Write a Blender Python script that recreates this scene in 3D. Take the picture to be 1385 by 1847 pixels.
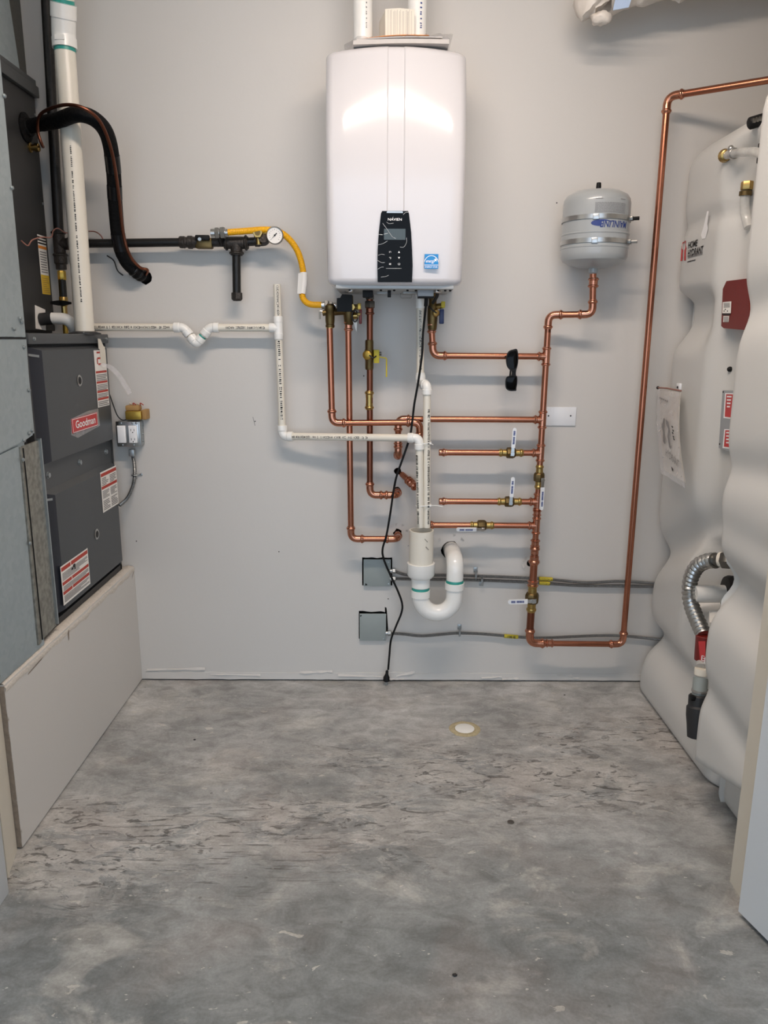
import bpy, bmesh, math, random
from mathutils import Vector as V, Matrix, noise
random.seed(7)
for o in list(bpy.data.objects):
    bpy.data.objects.remove(o)
SC = bpy.context.scene
COL = SC.collection
R = math.radians

# ------------------------------------------------------------------ camera
F_PX, CX, CY = 1370.0, 692.5, 923.5
D, H = 2.85, 1.350                       # camera distance from the back wall, camera height
pit, yaw, rol = R(12.8), R(0.15), R(-0.28)
fw = V((math.sin(yaw)*math.cos(pit), math.cos(yaw)*math.cos(pit), -math.sin(pit)))
rt = fw.cross(V((0, 0, 1))).normalized()
dn = fw.cross(rt)
rt2 = rt*math.cos(rol) + dn*math.sin(rol)
dn2 = dn*math.cos(rol) - rt*math.sin(rol)
CAM = V((0, -D, H))
cd = bpy.data.cameras.new('camera')
cd.sensor_fit = 'VERTICAL'; cd.sensor_height = 36.0; cd.lens = F_PX*36.0/1847.0
cd.clip_start = 0.05
cam = bpy.data.objects.new('camera', cd); COL.objects.link(cam)
m3 = Matrix((rt2, -dn2, -fw)).transposed()
cam.matrix_world = Matrix.Translation(CAM) @ m3.to_4x4()
SC.camera = cam

# ------------------------------------------------------------------ world, exposure
w = bpy.data.worlds.new('world'); SC.world = w; w.use_nodes = True
bg = w.node_tree.nodes['Background']
bg.inputs[0].default_value = (0.70, 0.85, 1.04, 1); bg.inputs[1].default_value = 2.0
SC.view_settings.view_transform = 'Standard'; SC.view_settings.look = 'None'
SC.view_settings.gamma = 1.0; SC.view_settings.use_curve_mapping = False
SC.view_settings.exposure = 0.0
TUBE_POWER = 72.0
TUBE_COLOR = (1.0, 0.835, 0.715)
LIGHT_POS = V((0.10, -1.42, 2.60))

# ------------------------------------------------------------------ measuring helpers
def ray(px, py):
    return rt2*(px-CX) + dn2*(py-CY) + fw*F_PX
def P(px, py, off):                      # a point seen at (px,py), off metres in front of the back wall
    r = ray(px, py); return CAM + r*((D-off)/r.y)
def PX(px, py, X):                       # ... on the plane x = X
    r = ray(px, py); return CAM + r*(X/r.x)
def PZ(px, py, z):                       # ... at height z
    r = ray(px, py); return CAM + r*((z-H)/r.z)
def into(p, d=0.03):
    return V((p.x, d, p.z))

# ------------------------------------------------------------------ materials
def lin(c):
    c /= 255.0
    return c/12.92 if c <= 0.04045 else ((c+0.055)/1.055)**2.4
def rgb(*c):
    return (lin(c[0]), lin(c[1]), lin(c[2]), 1)
MATS = {}
def mat(name, col, rough=0.5, metal=0.0, var=0.06, scale=30.0, bump=0.0, bscale=60.0, coat=0.0, trans=0.0, emit=None, spec=0.5, sss=0.0):
    m = bpy.data.materials.new(name); m.use_nodes = True
    nt = m.node_tree; b = nt.nodes['Principled BSDF']
    c = rgb(*col)
    tc = nt.nodes.new('ShaderNodeTexCoord')
    nz = nt.nodes.new('ShaderNodeTexNoise'); nz.inputs['Scale'].default_value = scale; nz.inputs['Detail'].default_value = 4
    nt.links.new(tc.outputs['Object'], nz.inputs['Vector'])
    mx = nt.nodes.new('ShaderNodeMix'); mx.data_type = 'RGBA'
    mx.inputs['A'].default_value = tuple(x*(1-var) for x in c[:3])+(1,)
    mx.inputs['B'].default_value = tuple(min(1, x*(1+var)) for x in c[:3])+(1,)
    nt.links.new(nz.outputs['Fac'], mx.inputs['Factor'])
    nt.links.new(mx.outputs['Result'], b.inputs['Base Color'])
    b.inputs['Roughness'].default_value = rough; b.inputs['Metallic'].default_value = metal
    b.inputs['Specular IOR Level'].default_value = spec
    if coat: b.inputs['Coat Weight'].default_value = coat; b.inputs['Coat Roughness'].default_value = 0.06
    if trans: b.inputs['Transmission Weight'].default_value = trans
    if sss:
        b.inputs['Subsurface Weight'].default_value = sss; b.inputs['Subsurface Radius'].default_value = (0.02, 0.02, 0.02)
    if emit:
        b.inputs['Emission Color'].default_value = tuple(emit[:3])+(1,); b.inputs['Emission Strength'].default_value = emit[3]
    if bump:
        n2 = nt.nodes.new('ShaderNodeTexNoise'); n2.inputs['Scale'].default_value = bscale; n2.inputs['Detail'].default_value = 3
        nt.links.new(tc.outputs['Object'], n2.inputs['Vector'])
        bp = nt.nodes.new('ShaderNodeBump'); bp.inputs['Strength'].default_value = bump; bp.inputs['Distance'].default_value = 0.01
        nt.links.new(n2.outputs['Fac'], bp.inputs['Height']); nt.links.new(bp.outputs['Normal'], b.inputs['Normal'])
    MATS[name] = m
    return m

mat('wall', (206, 203, 198), 0.5, var=0.02, scale=2.0, bump=0.03, bscale=70, spec=0.35)
mat('gypsum', (205, 198, 188), 0.9, var=0.12, scale=60, bump=0.4, bscale=120)
mat('papercore', (140, 128, 115), 0.9, var=0.25, scale=90, bump=0.3)
mat('cavity', (70, 66, 62), 0.9)
mat('ceiling', (225, 222, 215), 0.8, var=0.02)
mat('doorpaint', (212, 216, 218), 0.4, var=0.015, scale=3)
mat('jamb', (214, 208, 194), 0.5, var=0.02)
mat('copper', (178, 116, 91), 0.24, 1.0, var=0.12, scale=14)
mat('copperdark', (128, 80, 62), 0.32, 1.0, var=0.18, scale=10)
mat('copperfit', (192, 132, 107), 0.20, 1.0, var=0.12, scale=40)
mat('brass', (178, 150, 92), 0.30, 1.0, var=0.15, scale=40)
mat('brassdark', (112, 94, 62), 0.42, 1.0, var=0.25, scale=60)
mat('steel', (190, 190, 188), 0.28, 1.0, var=0.06)
mat('steeldark', (120, 119, 115), 0.36, 1.0, var=0.15, scale=80)
mat('zinc', (178, 184, 186), 0.42, 1.0, var=0.10, scale=60)
mat('conduit', (150, 152, 152), 0.35, 1.0, var=0.08)
mat('pvc', (226, 220, 206), 0.32, var=0.02)
mat('pvcwhite', (238, 237, 232), 0.25, var=0.015, coat=0.2)
mat('primer', (48, 150, 138), 0.4, var=0.35, scale=80)
mat('ink', (24, 23, 23), 0.6)
mat('inkblue', (32, 56, 126), 0.5)
mat('inkgrey', (128, 126, 126), 0.7)
mat('heater', (212, 210, 212), 0.16, var=0.008, scale=4, coat=0.6)
mat('heaterbase', (176, 178, 178), 0.45, 0.3, var=0.05)
mat('blackgloss', (7, 7, 8), 0.12, var=0.2, spec=0.12)
mat('blackmatte', (16, 16, 17), 0.55, var=0.15, spec=0.25)
mat('rubber', (38, 39, 41), 0.55, var=0.15)
mat('blackpipe', (22, 21, 20), 0.42, 0.2, var=0.25, scale=50, bump=0.15, bscale=200)
mat('castiron', (58, 54, 51), 0.5, 0.55, var=0.3, scale=80, bump=0.3, bscale=150)
mat('foam', (11, 11, 12), 0.7, var=0.2, bump=0.4, bscale=90, spec=0.2)
mat('tapeblack', (14, 14, 16), 0.3, var=0.15, spec=0.4)
mat('yellowhose', (234, 172, 14), 0.38, var=0.05)
mat('furnace', (76, 79, 81), 0.42, 0.15, var=0.05, scale=6, bump=0.06, bscale=400)
mat('furnacedark', (52, 53, 54), 0.5, 0.1, var=0.08)
mat('bevelshade', (30, 34, 44), 0.4, 0.1, var=0.05)  # furnace grey darkened: the door bevel's dark reflection is put into the colour
mat('paper', (240, 237, 231), 0.7, var=0.03)
mat('manualgrey', (190, 185, 181), 0.55, var=0.08, scale=40)
mat('paperwarm', (228, 222, 208), 0.75, var=0.03)
mat('redprint', (182, 62, 48), 0.6, var=0.08)
mat('redlabel', (196, 60, 62), 0.5, var=0.06)
mat('orangelabel', (222, 140, 60), 0.6)
mat('yellowlabel', (220, 184, 52), 0.6, var=0.06)
mat('yellowtag', (196, 178, 46), 0.55, var=0.10)
mat('bluehandle', (26, 44, 92), 0.4, var=0.1)
mat('redhandle', (120, 36, 28), 0.4, var=0.1)
mat('handlewhite', (232, 234, 236), 0.35, var=0.02)
mat('greybox', (146, 154, 152), 0.5, 0.0, var=0.05, scale=12)
mat('tankgrey', (164, 168, 169), 0.28, var=0.03, scale=8, coat=0.3)
mat('plastic', (206, 206, 203), 0.42, var=0.03, scale=3)
mat('redbox', (112, 26, 20), 0.4, var=0.06)
mat('signgrey', (158, 162, 166), 0.45, var=0.04)
mat('estarblue', (28, 136, 204), 0.4, var=0.03)
mat('white', (244, 244, 244), 0.5, var=0.01)
mat('lcd', (64, 74, 75), 0.12, var=0.05)
mat('film', (205, 208, 210), 0.10, var=0.02, coat=1.0)


mat('gold', (190, 158, 74), 0.35, 0.85, var=0.15, scale=60)
mat('kraft', (168, 132, 80), 0.7, var=0.15)
mat('brownwire', (150, 104, 92), 0.5, var=0.2)
mat('insulwrap', (222, 214, 204), 0.35, var=0.05, bump=0.5, bscale=25)
mat('bluetape', (176, 196, 224), 0.4)
mat('stain', (176, 164, 132), 0.9, var=0.3, scale=120, bump=0.5)
mat('caulkwhite', (226, 222, 216), 0.8, var=0.06)
mat('tubelight', (255, 255, 255), 0.5, emit=(TUBE_COLOR[0], TUBE_COLOR[1], TUBE_COLOR[2], TUBE_POWER))
mat('lens', (5, 5, 6), 0.10, var=0.1, spec=0.15)

def galv_material():
    m = bpy.data.materials.new('galvanised'); m.use_nodes = True; nt = m.node_tree; b = nt.nodes['Principled BSDF']
    tc = nt.nodes.new('ShaderNodeTexCoord')
    vo = nt.nodes.new('ShaderNodeTexVoronoi'); vo.inputs['Scale'].default_value = 70
    nt.links.new(tc.outputs['Object'], vo.inputs['Vector'])
    nz = nt.nodes.new('ShaderNodeTexNoise'); nz.inputs['Scale'].default_value = 5
    nt.links.new(tc.outputs['Object'], nz.inputs['Vector'])
    mx = nt.nodes.new('ShaderNodeMix'); mx.data_type = 'RGBA'
    mx.inputs['A'].default_value = rgb(172, 184, 188); mx.inputs['B'].default_value = rgb(182, 193, 196)
    nt.links.new(vo.outputs['Color'], mx.inputs['Factor'])
    nt.links.new(mx.outputs['Result'], b.inputs['Base Color'])
    mr = nt.nodes.new('ShaderNodeMapRange'); mr.inputs['To Min'].default_value = 0.38; mr.inputs['To Max'].default_value = 0.55
    nt.links.new(nz.outputs['Fac'], mr.inputs['Value']); nt.links.new(mr.outputs['Result'], b.inputs['Roughness'])
    b.inputs['Metallic'].default_value = 0.75
    MATS['galv'] = m
galv_material()
def film_material(name, col, opac, rough=0.12):
    m = bpy.data.materials.new(name); m.use_nodes = True; nt = m.node_tree; b = nt.nodes['Principled BSDF']
    tc = nt.nodes.new('ShaderNodeTexCoord'); nz = nt.nodes.new('ShaderNodeTexNoise'); nz.inputs['Scale'].default_value = 40
    nt.links.new(tc.outputs['Object'], nz.inputs['Vector'])
    mr = nt.nodes.new('ShaderNodeMapRange'); mr.inputs['To Min'].default_value = opac*.7; mr.inputs['To Max'].default_value = min(1, opac*1.3)
    nt.links.new(nz.outputs['Fac'], mr.inputs['Value']); nt.links.new(mr.outputs['Result'], b.inputs['Alpha'])
    b.inputs['Base Color'].default_value = rgb(*col); b.inputs['Roughness'].default_value = rough
    MATS[name] = m
film_material('clearfilm', (222, 220, 222), 0.36)
film_material('cleartube', (214, 214, 210), 0.55)
def spangle_material():
    m = bpy.data.materials.new('spangled_steel'); m.use_nodes = True; nt = m.node_tree; b = nt.nodes['Principled BSDF']
    tc = nt.nodes.new('ShaderNodeTexCoord')
    nz = nt.nodes.new('ShaderNodeTexNoise'); nz.inputs['Scale'].default_value = 55; nz.inputs['Detail'].default_value = 5
    nt.links.new(tc.outputs['Object'], nz.inputs['Vector'])
    cr = nt.nodes.new('ShaderNodeValToRGB')
    cr.color_ramp.elements[0].position = 0.36; cr.color_ramp.elements[0].color = rgb(128, 127, 120)
    cr.color_ramp.elements[1].position = 0.62; cr.color_ramp.elements[1].color = rgb(158, 157, 148)
    nt.links.new(nz.outputs['Fac'], cr.inputs['Fac']); nt.links.new(cr.outputs['Color'], b.inputs['Base Color'])
    b.inputs['Metallic'].default_value = 0.6; b.inputs['Roughness'].default_value = 0.55
    MATS['spangle'] = m
spangle_material()

def floor_material():
    m = bpy.data.materials.new('trowelled_concrete'); m.use_nodes = True; nt = m.node_tree; b = nt.nodes['Principled BSDF']
    N = nt.nodes.new; L = nt.links.new
    tc = N('ShaderNodeTexCoord')
    def mapping(scale, rot=0.0, loc=(0, 0, 0)):
        mp = N('ShaderNodeMapping'); mp.inputs['Scale'].default_value = scale; mp.inputs['Rotation'].default_value = (0, 0, rot)
        mp.inputs['Location'].default_value = loc
        L(tc.outputs['Object'], mp.inputs['Vector']); return mp.outputs['Vector']
    def nz(vec, scale, detail=6, rough=0.6, dist=0.0):
        n = N('ShaderNodeTexNoise'); n.inputs['Scale'].default_value = scale; n.inputs['Detail'].default_value = detail
        n.inputs['Roughness'].default_value = rough; n.inputs['Distortion'].default_value = dist
        L(vec, n.inputs['Vector']); return n.outputs['Fac']
    def ramp(f, p0, p1, c0=(0, 0, 0, 1), c1=(1, 1, 1, 1)):
        r = N('ShaderNodeValToRGB'); r.color_ramp.elements[0].position = p0; r.color_ramp.elements[1].position = p1
        r.color_ramp.elements[0].color = c0; r.color_ramp.elements[1].color = c1
        L(f, r.inputs['Fac']); return r.outputs['Color']
    def mix(f, a, bb, mode='MIX'):
        x = N('ShaderNodeMix'); x.data_type = 'RGBA'; x.blend_type = mode
        for s, v in (('Factor', f), ('A', a), ('B', bb)):
            if isinstance(v, (tuple, float)): x.inputs[s].default_value = v
            else: L(v, x.inputs[s])
        return x.outputs['Result']
    def math_(op, a, bb=None):
        x = N('ShaderNodeMath'); x.operation = op
        for i, v in enumerate((a, bb)):
            if v is None: continue
            if isinstance(v, float): x.inputs[i].default_value = v
            else: L(v, x.inputs[i])
        return x.outputs[0]
    flat = mapping((1, 1, 1))
    base = ramp(nz(flat, 2.6, 10, 0.66, 0.7), 0.34, 0.68, rgb(168, 169, 167), rgb(222, 221, 218))
    warm = nz(mapping((1, 1, 1), 0.4, (3, 1, 0)), 1.3, 4, 0.5)
    # tint: paler near the back wall, darker and bluer towards the doorway
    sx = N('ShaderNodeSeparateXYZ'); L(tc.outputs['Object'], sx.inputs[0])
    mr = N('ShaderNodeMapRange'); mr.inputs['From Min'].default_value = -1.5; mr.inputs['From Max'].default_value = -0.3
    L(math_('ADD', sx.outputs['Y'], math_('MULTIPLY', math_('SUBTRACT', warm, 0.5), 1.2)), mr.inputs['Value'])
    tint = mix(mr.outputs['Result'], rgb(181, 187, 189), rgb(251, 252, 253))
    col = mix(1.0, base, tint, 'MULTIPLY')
    # soft cloud patches of skim coat
    patch = ramp(nz(mapping((1, 1.5, 1), 0.7, (5, 2, 0)), 3.4, 9, 0.66, 0.8), 0.54, 0.64)
    col = mix(math_('MULTIPLY', patch, 0.5), col, rgb(208, 206, 199))
    # trowel passes: clustered dark chips and pale ridges along an uneven band
    band = N('ShaderNodeMapRange'); band.interpolation_type = 'SMOOTHSTEP'
    band.inputs['From Min'].default_value = 0.50; band.inputs['From Max'].default_value = 0.08
    wob = math_('MULTIPLY', math_('SUBTRACT', nz(flat, 1.6, 3, 0.5), 0.5), 0.7)
    dist = math_('ABSOLUTE', math_('ADD', math_('ADD', math_('ADD', sx.outputs['Y'], math_('MULTIPLY', sx.outputs['X'], -0.30)), 0.78), wob))
    L(dist, band.inputs['Value'])
    clus = ramp(nz(mapping((1, 1.2, 1), 0, (4.2, 1.7, 0)), 3.0, 4, 0.55, 0.4), 0.34, 0.56)
    zone = math_('MULTIPLY', band.outputs['Result'], clus)
    smear = nz(mapping((1.3, 2.6, 1), 0.30, (0, 0.4, 0)), 3.2, 12, 0.74, 0.9)
    dark = math_('MULTIPLY', ramp(smear, 0.48, 0.64), zone)
    col = mix(math_('MULTIPLY', dark, 0.85), col, rgb(98, 98, 95))
    light = math_('MULTIPLY', ramp(smear, 0.47, 0.36), zone)
    col = mix(math_('MULTIPLY', light, 0.7), col, rgb(214, 211, 206))
    ridge = nz(mapping((2.2, 5.6, 1), -0.35, (2, 7, 0)), 5.5, 8, 0.66, 1.3)
    rid = math_('MULTIPLY', ramp(ridge, 0.555, 0.605), zone)
    col = mix(math_('MULTIPLY', rid, 0.80), col, rgb(92, 91, 87))
    ridge2 = nz(mapping((2.0, 5.0, 1), 0.45, (12, 3, 0)), 5.0, 8, 0.66, 1.3)
    rid2 = math_('MULTIPLY', ramp(ridge2, 0.575, 0.625), zone)
    col = mix(math_('MULTIPLY', rid2, 0.75), col, rgb(224, 221, 216))
    # broom scratches on the left part
    scr = nz(mapping((5.0, 60.0, 1), R(-20), (0, 0, 0)), 1.6, 3, 0.5, 0.3)
    lm = N('ShaderNodeMapRange'); lm.interpolation_type = 'SMOOTHSTEP'
    lm.inputs['From Min'].default_value = 0.50; lm.inputs['From Max'].default_value = 0.15
    cx = math_('ADD', sx.outputs['X'], 0.42); cy = math_('ADD', sx.outputs['Y'], 1.03)
    L(math_('SQRT', math_('ADD', math_('MULTIPLY', cx, cx), math_('MULTIPLY', math_('MULTIPLY', cy, cy), 3.2))), lm.inputs['Value'])
    sc = math_('MULTIPLY', ramp(scr, 0.60, 0.66), lm.outputs['Result'])
    col = mix(math_('MULTIPLY', sc, 0.75), col, rgb(104, 102, 98))
    # white paint and plaster splashes
    spl = nz(mapping((1, 1.6, 1), 0.2, (9, 4, 0)), 16, 5, 0.55, 0.4)
    sp = ramp(spl, 0.675, 0.69)
    col = mix(math_('MULTIPLY', sp, 0.55), col, rgb(228, 224, 214))
    mott = ramp(nz(mapping((1, 1.7, 1), 0.5, (1, 8, 0)), 11, 7, 0.7, 0.6), 0.36, 0.64, rgb(208, 207, 206), rgb(255, 255, 255))
    col = mix(1.0, col, mott, 'MULTIPLY')
    fleck = ramp(nz(mapping((1, 2.0, 1), 0.1, (3, 6, 0)), 42, 4, 0.55, 0.3), 0.69, 0.71)
    col = mix(math_('MULTIPLY', fleck, 0.55), col, rgb(224, 221, 213))
    rosy = ramp(nz(mapping((1, 1, 1), 0, (7, 7, 0)), 3.4, 4, 0.5, 0.4), 0.52, 0.68)
    col = mix(math_('MULTIPLY', rosy, 0.10), col, rgb(188, 160, 146))
    fine = ramp(nz(flat, 140, 4, 0.6), 0.3, 0.7, rgb(232, 232, 232), rgb(255, 255, 255))
    col = mix(1.0, col, fine, 'MULTIPLY')
    # pits
    vo = N('ShaderNodeTexVoronoi'); vo.inputs['Scale'].default_value = 9; L(flat, vo.inputs['Vector'])
    pit_ = ramp(vo.outputs['Distance'], 0.03, 0.045, (1, 1, 1, 1), (0, 0, 0, 1))
    col = mix(math_('MULTIPLY', pit_, 0.5), col, rgb(80, 78, 74))
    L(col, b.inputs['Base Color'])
    rr = N('ShaderNodeMapRange'); rr.inputs['To Min'].default_value = 0.48; rr.inputs['To Max'].default_value = 0.8
    L(nz(flat, 5, 5), rr.inputs['Value']); L(rr.outputs['Result'], b.inputs['Roughness'])
    h = math_('ADD', math_('MULTIPLY', smear, band.outputs['Result']), math_('MULTIPLY', sp, 0.35))
    h = math_('ADD', h, math_('MULTIPLY', rid2, 0.5))
    h = math_('SUBTRACT', h, math_('MULTIPLY', sc, 0.5))
    h = math_('SUBTRACT', h, math_('MULTIPLY', rid, 0.5))
    h = math_('ADD', h, math_('MULTIPLY', nz(flat, 60, 5), 0.15))
    bp = N('ShaderNodeBump'); bp.inputs['Strength'].default_value = 0.55; bp.inputs['Distance'].default_value = 0.008
    L(h, bp.inputs['Height']); L(bp.outputs['Normal'], b.inputs['Normal'])
    MATS['floor'] = m
floor_material()

# ------------------------------------------------------------------ mesh helpers
def ortho(n):
    n = n.normalized()
    a = V((0, 0, 1)) if abs(n.z) < 0.9 else V((1, 0, 0))
    u = a.cross(n).normalized()
    return u, n.cross(u).normalized()
class MB:
    def __init__(s): s.bm = bmesh.new(); s.mi = 0; s.mats = []
    def m(s, name):
        if name not in s.mats: s.mats.append(name)
        s.mi = s.mats.index(name); return s
    def face(s, vs):
        try:
            f = s.bm.faces.new(vs); f.material_index = s.mi; return f
        except ValueError: return None
    def poly(s, pts): return s.face([s.bm.verts.new(p) for p in pts])
    def box(s, c, size, bev=0.0, rot=None, seg=2):
        c = V(c); M = Matrix.Translation(c)
        if rot is not None: M = M @ rot.to_4x4()
        r = bmesh.ops.create_cube(s.bm, size=1.0, matrix=M @ Matrix.Diagonal((size[0], size[1], size[2], 1)))
        vs = set(r['verts']); fs = [f for f in s.bm.faces if f.verts[0] in vs]
        for f in fs: f.material_index = s.mi
        if bev:
            es = list({e for f in fs for e in f.edges})
            br = bmesh.ops.bevel(s.bm, geom=es, offset=bev, segments=seg, affect='EDGES', profile=0.5)
            for f in br['faces']: f.material_index = s.mi
        return s
    def bb(s, a, b, bev=0.0):
        a, b = V(a), V(b)
        return s.box((a+b)/2, (abs(b.x-a.x), abs(b.y-a.y), abs(b.z-a.z)), bev)
    def tube(s, pts, r, seg=12, cap=True, closed=False):
        pts = [V(p) for p in pts]; n = len(pts)
        rs = r if isinstance(r, (list, tuple)) else [r]*n
        tan = []
        for i in range(n):
            a = pts[max(i-1, 0)]; b = pts[min(i+1, n-1)]
            t = b-a
            tan.append(t.normalized() if t.length > 1e-9 else (tan[-1] if tan else V((0, 0, 1))))
        u, v = ortho(tan[0]); rings = []
        for i in range(n):
            if i:
                q = tan[i-1].rotation_difference(tan[i]); u = q @ u; v = q @ v
            rings.append([s.bm.verts.new(pts[i] + (u*math.cos(2*math.pi*k/seg) + v*math.sin(2*math.pi*k/seg))*rs[i]) for k in range(seg)])
        for i in range(n-1):
            for k in range(seg):
                s.face([rings[i][k], rings[i][(k+1) % seg], rings[i+1][(k+1) % seg], rings[i+1][k]])
        if cap:
            s.face(rings[0][::-1]); s.face(rings[-1])
        return s
    def cyl(s, a, b, r, seg=16, r2=None):
        return s.tube([a, b], [r, r if r2 is None else r2], seg)
    def lathe(s, prof, o, axis, seg=24, cap=True):      # prof: (radius, distance along the axis)
        o = V(o); ax = V(axis).normalized(); u, v = ortho(ax); rings = []
        for r, h in prof:
            rings.append([s.bm.verts.new(o+ax*h+(u*math.cos(2*math.pi*k/seg)+v*math.sin(2*math.pi*k/seg))*max(r, 1e-5)) for k in range(seg)])
        for i in range(len(rings)-1):
            for k in range(seg):
                s.face([rings[i][k], rings[i][(k+1) % seg], rings[i+1][(k+1) % seg], rings[i+1][k]])
        if cap:
            s.face(rings[0][::-1]); s.face(rings[-1])
        return s
    def hexnut(s, o, axis, r, h):
        return s.lathe([(r*0.92, 0), (r, h*0.12), (r, h*0.88), (r*0.92, h)], o, axis, 6)
    def prism(s, poly, o, u, v, d):                     # poly in (u,v) about o, extruded by vector d
        o, u, v, d = V(o), V(u), V(v), V(d)
        a = [s.bm.verts.new(o+u*x+v*y) for x, y in poly]
        b = [s.bm.verts.new(o+u*x+v*y+d) for x, y in poly]
        n = len(poly)
        s.face(a[::-1]); s.face(b)
        for i in range(n): s.face([a[i], a[(i+1) % n], b[(i+1) % n], b[i]])
        return s
    def rect(s, o, u, v, x0, y0, x1, y1, lift=0.0):
        u, v = V(u), V(v); n = u.cross(v).normalized(); o = V(o)+n*lift
        s.poly([o+u*x0+v*y0, o+u*x1+v*y0, o+u*x1+v*y1, o+u*x0+v*y1]); return s
    def ball(s, c, r, seg=10, sc=(1, 1, 1)):
        M = Matrix.Translation(V(c)) @ Matrix.Diagonal((sc[0], sc[1], sc[2], 1))
        rr = bmesh.ops.create_uvsphere(s.bm, u_segments=seg, v_segments=max(6, seg//2+2), radius=r, matrix=M)
        vs = set(rr['verts'])
        for f in s.bm.faces:
            if f.verts[0] in vs: f.material_index = s.mi
        return s
    def add(s, me, mx, mname):                          # merge a mesh datablock
        s.m(mname); n0 = len(s.bm.verts); vs = [s.bm.verts.new(mx(v.co) if callable(mx) else mx @ v.co) for v in me.vertices]
        for p in me.polygons: s.face([vs[i] for i in p.vertices])
        return s
    def build(s, name, mats=None, parent=None, smooth=35, recalc=True):
        if recalc: bmesh.ops.recalc_face_normals(s.bm, faces=s.bm.faces[:])
        me = bpy.data.meshes.new(name); s.bm.to_mesh(me); s.bm.free()
        names = mats if isinstance(mats, (list, tuple)) else ([mats] if mats else s.mats)
        for n in names: me.materials.append(MATS[n])
        if smooth:
            for p in me.polygons: p.use_smooth = True
            me.set_sharp_from_angle(angle=R(smooth))
        o = bpy.data.objects.new(name, me); COL.objects.link(o)
        if parent: o.parent = parent
        return o
def tag(o, label, cat=None, group=None, kind=None):
    o['label'] = label
    if cat: o['category'] = cat
    if group: o['group'] = group
    if kind: o['kind'] = kind
    return o
def thing(name, label, cat, group=None, kind=None):
    o = bpy.data.objects.new(name, None); COL.objects.link(o); o.empty_display_size = 0.05
    return tag(o, label, cat, group, kind)
def fillet(pts, Rd, n=8):
    pts = [V(p) for p in pts]; out = [pts[0]]
    for i in range(1, len(pts)-1):
        a, p, b = pts[i-1], pts[i], pts[i+1]
        d1 = (a-p); d2 = (b-p); l = min(Rd, d1.length*0.49, d2.length*0.49)
        s, e = p+d1.normalized()*l, p+d2.normalized()*l
        for k in range(n+1):
            t = k/n
            out.append(s*(1-t)**2 + p*2*t*(1-t) + e*t*t)
    out.append(pts[-1]); return out
def spline(pts, n=8):
    pts = [V(p) for p in pts]; q = [pts[0]*2-pts[1]]+pts+[pts[-1]*2-pts[-2]]; out = []
    for i in range(1, len(q)-2):
        for k in range(n):
            t = k/n; a, b, c, d = q[i-1], q[i], q[i+1], q[i+2]
            out.append(0.5*((2*b)+(c-a)*t+(2*a-5*b+4*c-d)*t*t+(3*b-a-3*c+d)*t**3))
    out.append(pts[-1]); return out
def resample(pts, step):
    out = [pts[0].copy()]; acc = 0.0
    for a, b in zip(pts, pts[1:]):
        L = (b-a).length
        if L < 1e-9: continue
        t = step-acc
        while t <= L:
            out.append(a+(b-a)*(t/L)); t += step
        acc = (acc+L) % step
    return out
_TXT = {}
def text_mesh(s, size=1.0, shear=0.0, bold=0.0, align='CENTER'):
    cu = bpy.data.curves.new('lettering', 'FONT'); cu.body = s; cu.size = size; cu.shear = shear; cu.offset = bold
    cu.align_x = align; cu.align_y = 'CENTER'; cu.resolution_u = 3
    ob = bpy.data.objects.new('lettering', cu); COL.objects.link(ob)
    bpy.context.view_layer.update()
    me = bpy.data.meshes.new_from_object(ob.evaluated_get(bpy.context.evaluated_depsgraph_get()))
    bpy.data.objects.remove(ob); bpy.data.curves.remove(cu)
    return me
def put_text(mb, s, o, u, v, size, mname, width=None, lift=0.0006, shear=0.0, bold=0.0, align='CENTER'):
    me = text_mesh(s, size, shear, bold, align)
    xs = [q.co.x for q in me.vertices]; wd = (max(xs)-min(xs)) or 1
    k = width/wd if width else 1.0
    o, u, v = V(o), V(u).normalized(), V(v).normalized(); n = u.cross(v)
    mb.add(me, lambda c: o+u*(c.x*k)+v*c.y+n*lift, mname)
    bpy.data.meshes.remove(me)
def frame_of(axis, front=V((0, -1, 0))):
    a = V(axis).normalized(); f = (front-a*front.dot(a)).normalized()
    return a, f, a.cross(f)

# ------------------------------------------------------------------ plumbing helpers
def bead_profile(L, r, k1=1.2, k2=1.5):
    return [(0, k1*r*0.98), (L*0.02, k1*r), (L*0.10, k1*r), (L*0.18, (k1*.4+k2*.6)*r), (L*0.28, k2*r), (L*0.40, k2*r), (L*0.50, (k1*.4+k2*.6)*r), (L*0.58, k1*r), (L, k1*r)]
def socket(mb, p, d, r, L, k1=1.2, k2=1.5):          # fitting end at p, running along d into the fitting
    pr = bead_profile(L, r, k1, k2); d = V(d).normalized()
    mb.lathe([(q, h) for h, q in pr], p, d, 16)
def elbow(parent, a, p, b, r, m, Rd, L=None, beads=True, name='elbow', k1=1.2):
    a, p, b = V(a), V(p), V(b); d1 = (a-p).normalized(); d2 = (b-p).normalized(); L = L or r*2.1
    mb = MB().m(m)
    s, e = p+d1*Rd, p+d2*Rd; pts = []
    for k in range(11):
        t = k/10; pts.append(s*(1-t)**2+p*2*t*(1-t)+e*t*t)
    mb.tube([s+d1*0.001]+pts+[e+d2*0.001], r*k1*0.99, 16)
    if beads:
        socket(mb, s+d1*L, -d1, r, L); socket(mb, e+d2*L, -d2, r, L)
    else:
        for q, dd in ((s, d1), (e, d2)):
            mb.lathe([(r*k1*1.08, 0), (r*k1*1.10, L*0.1), (r*k1*1.10, L*0.9), (r*k1, L)], q+dd*L, -dd, 18)
    return mb.build(name, None, parent)
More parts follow.
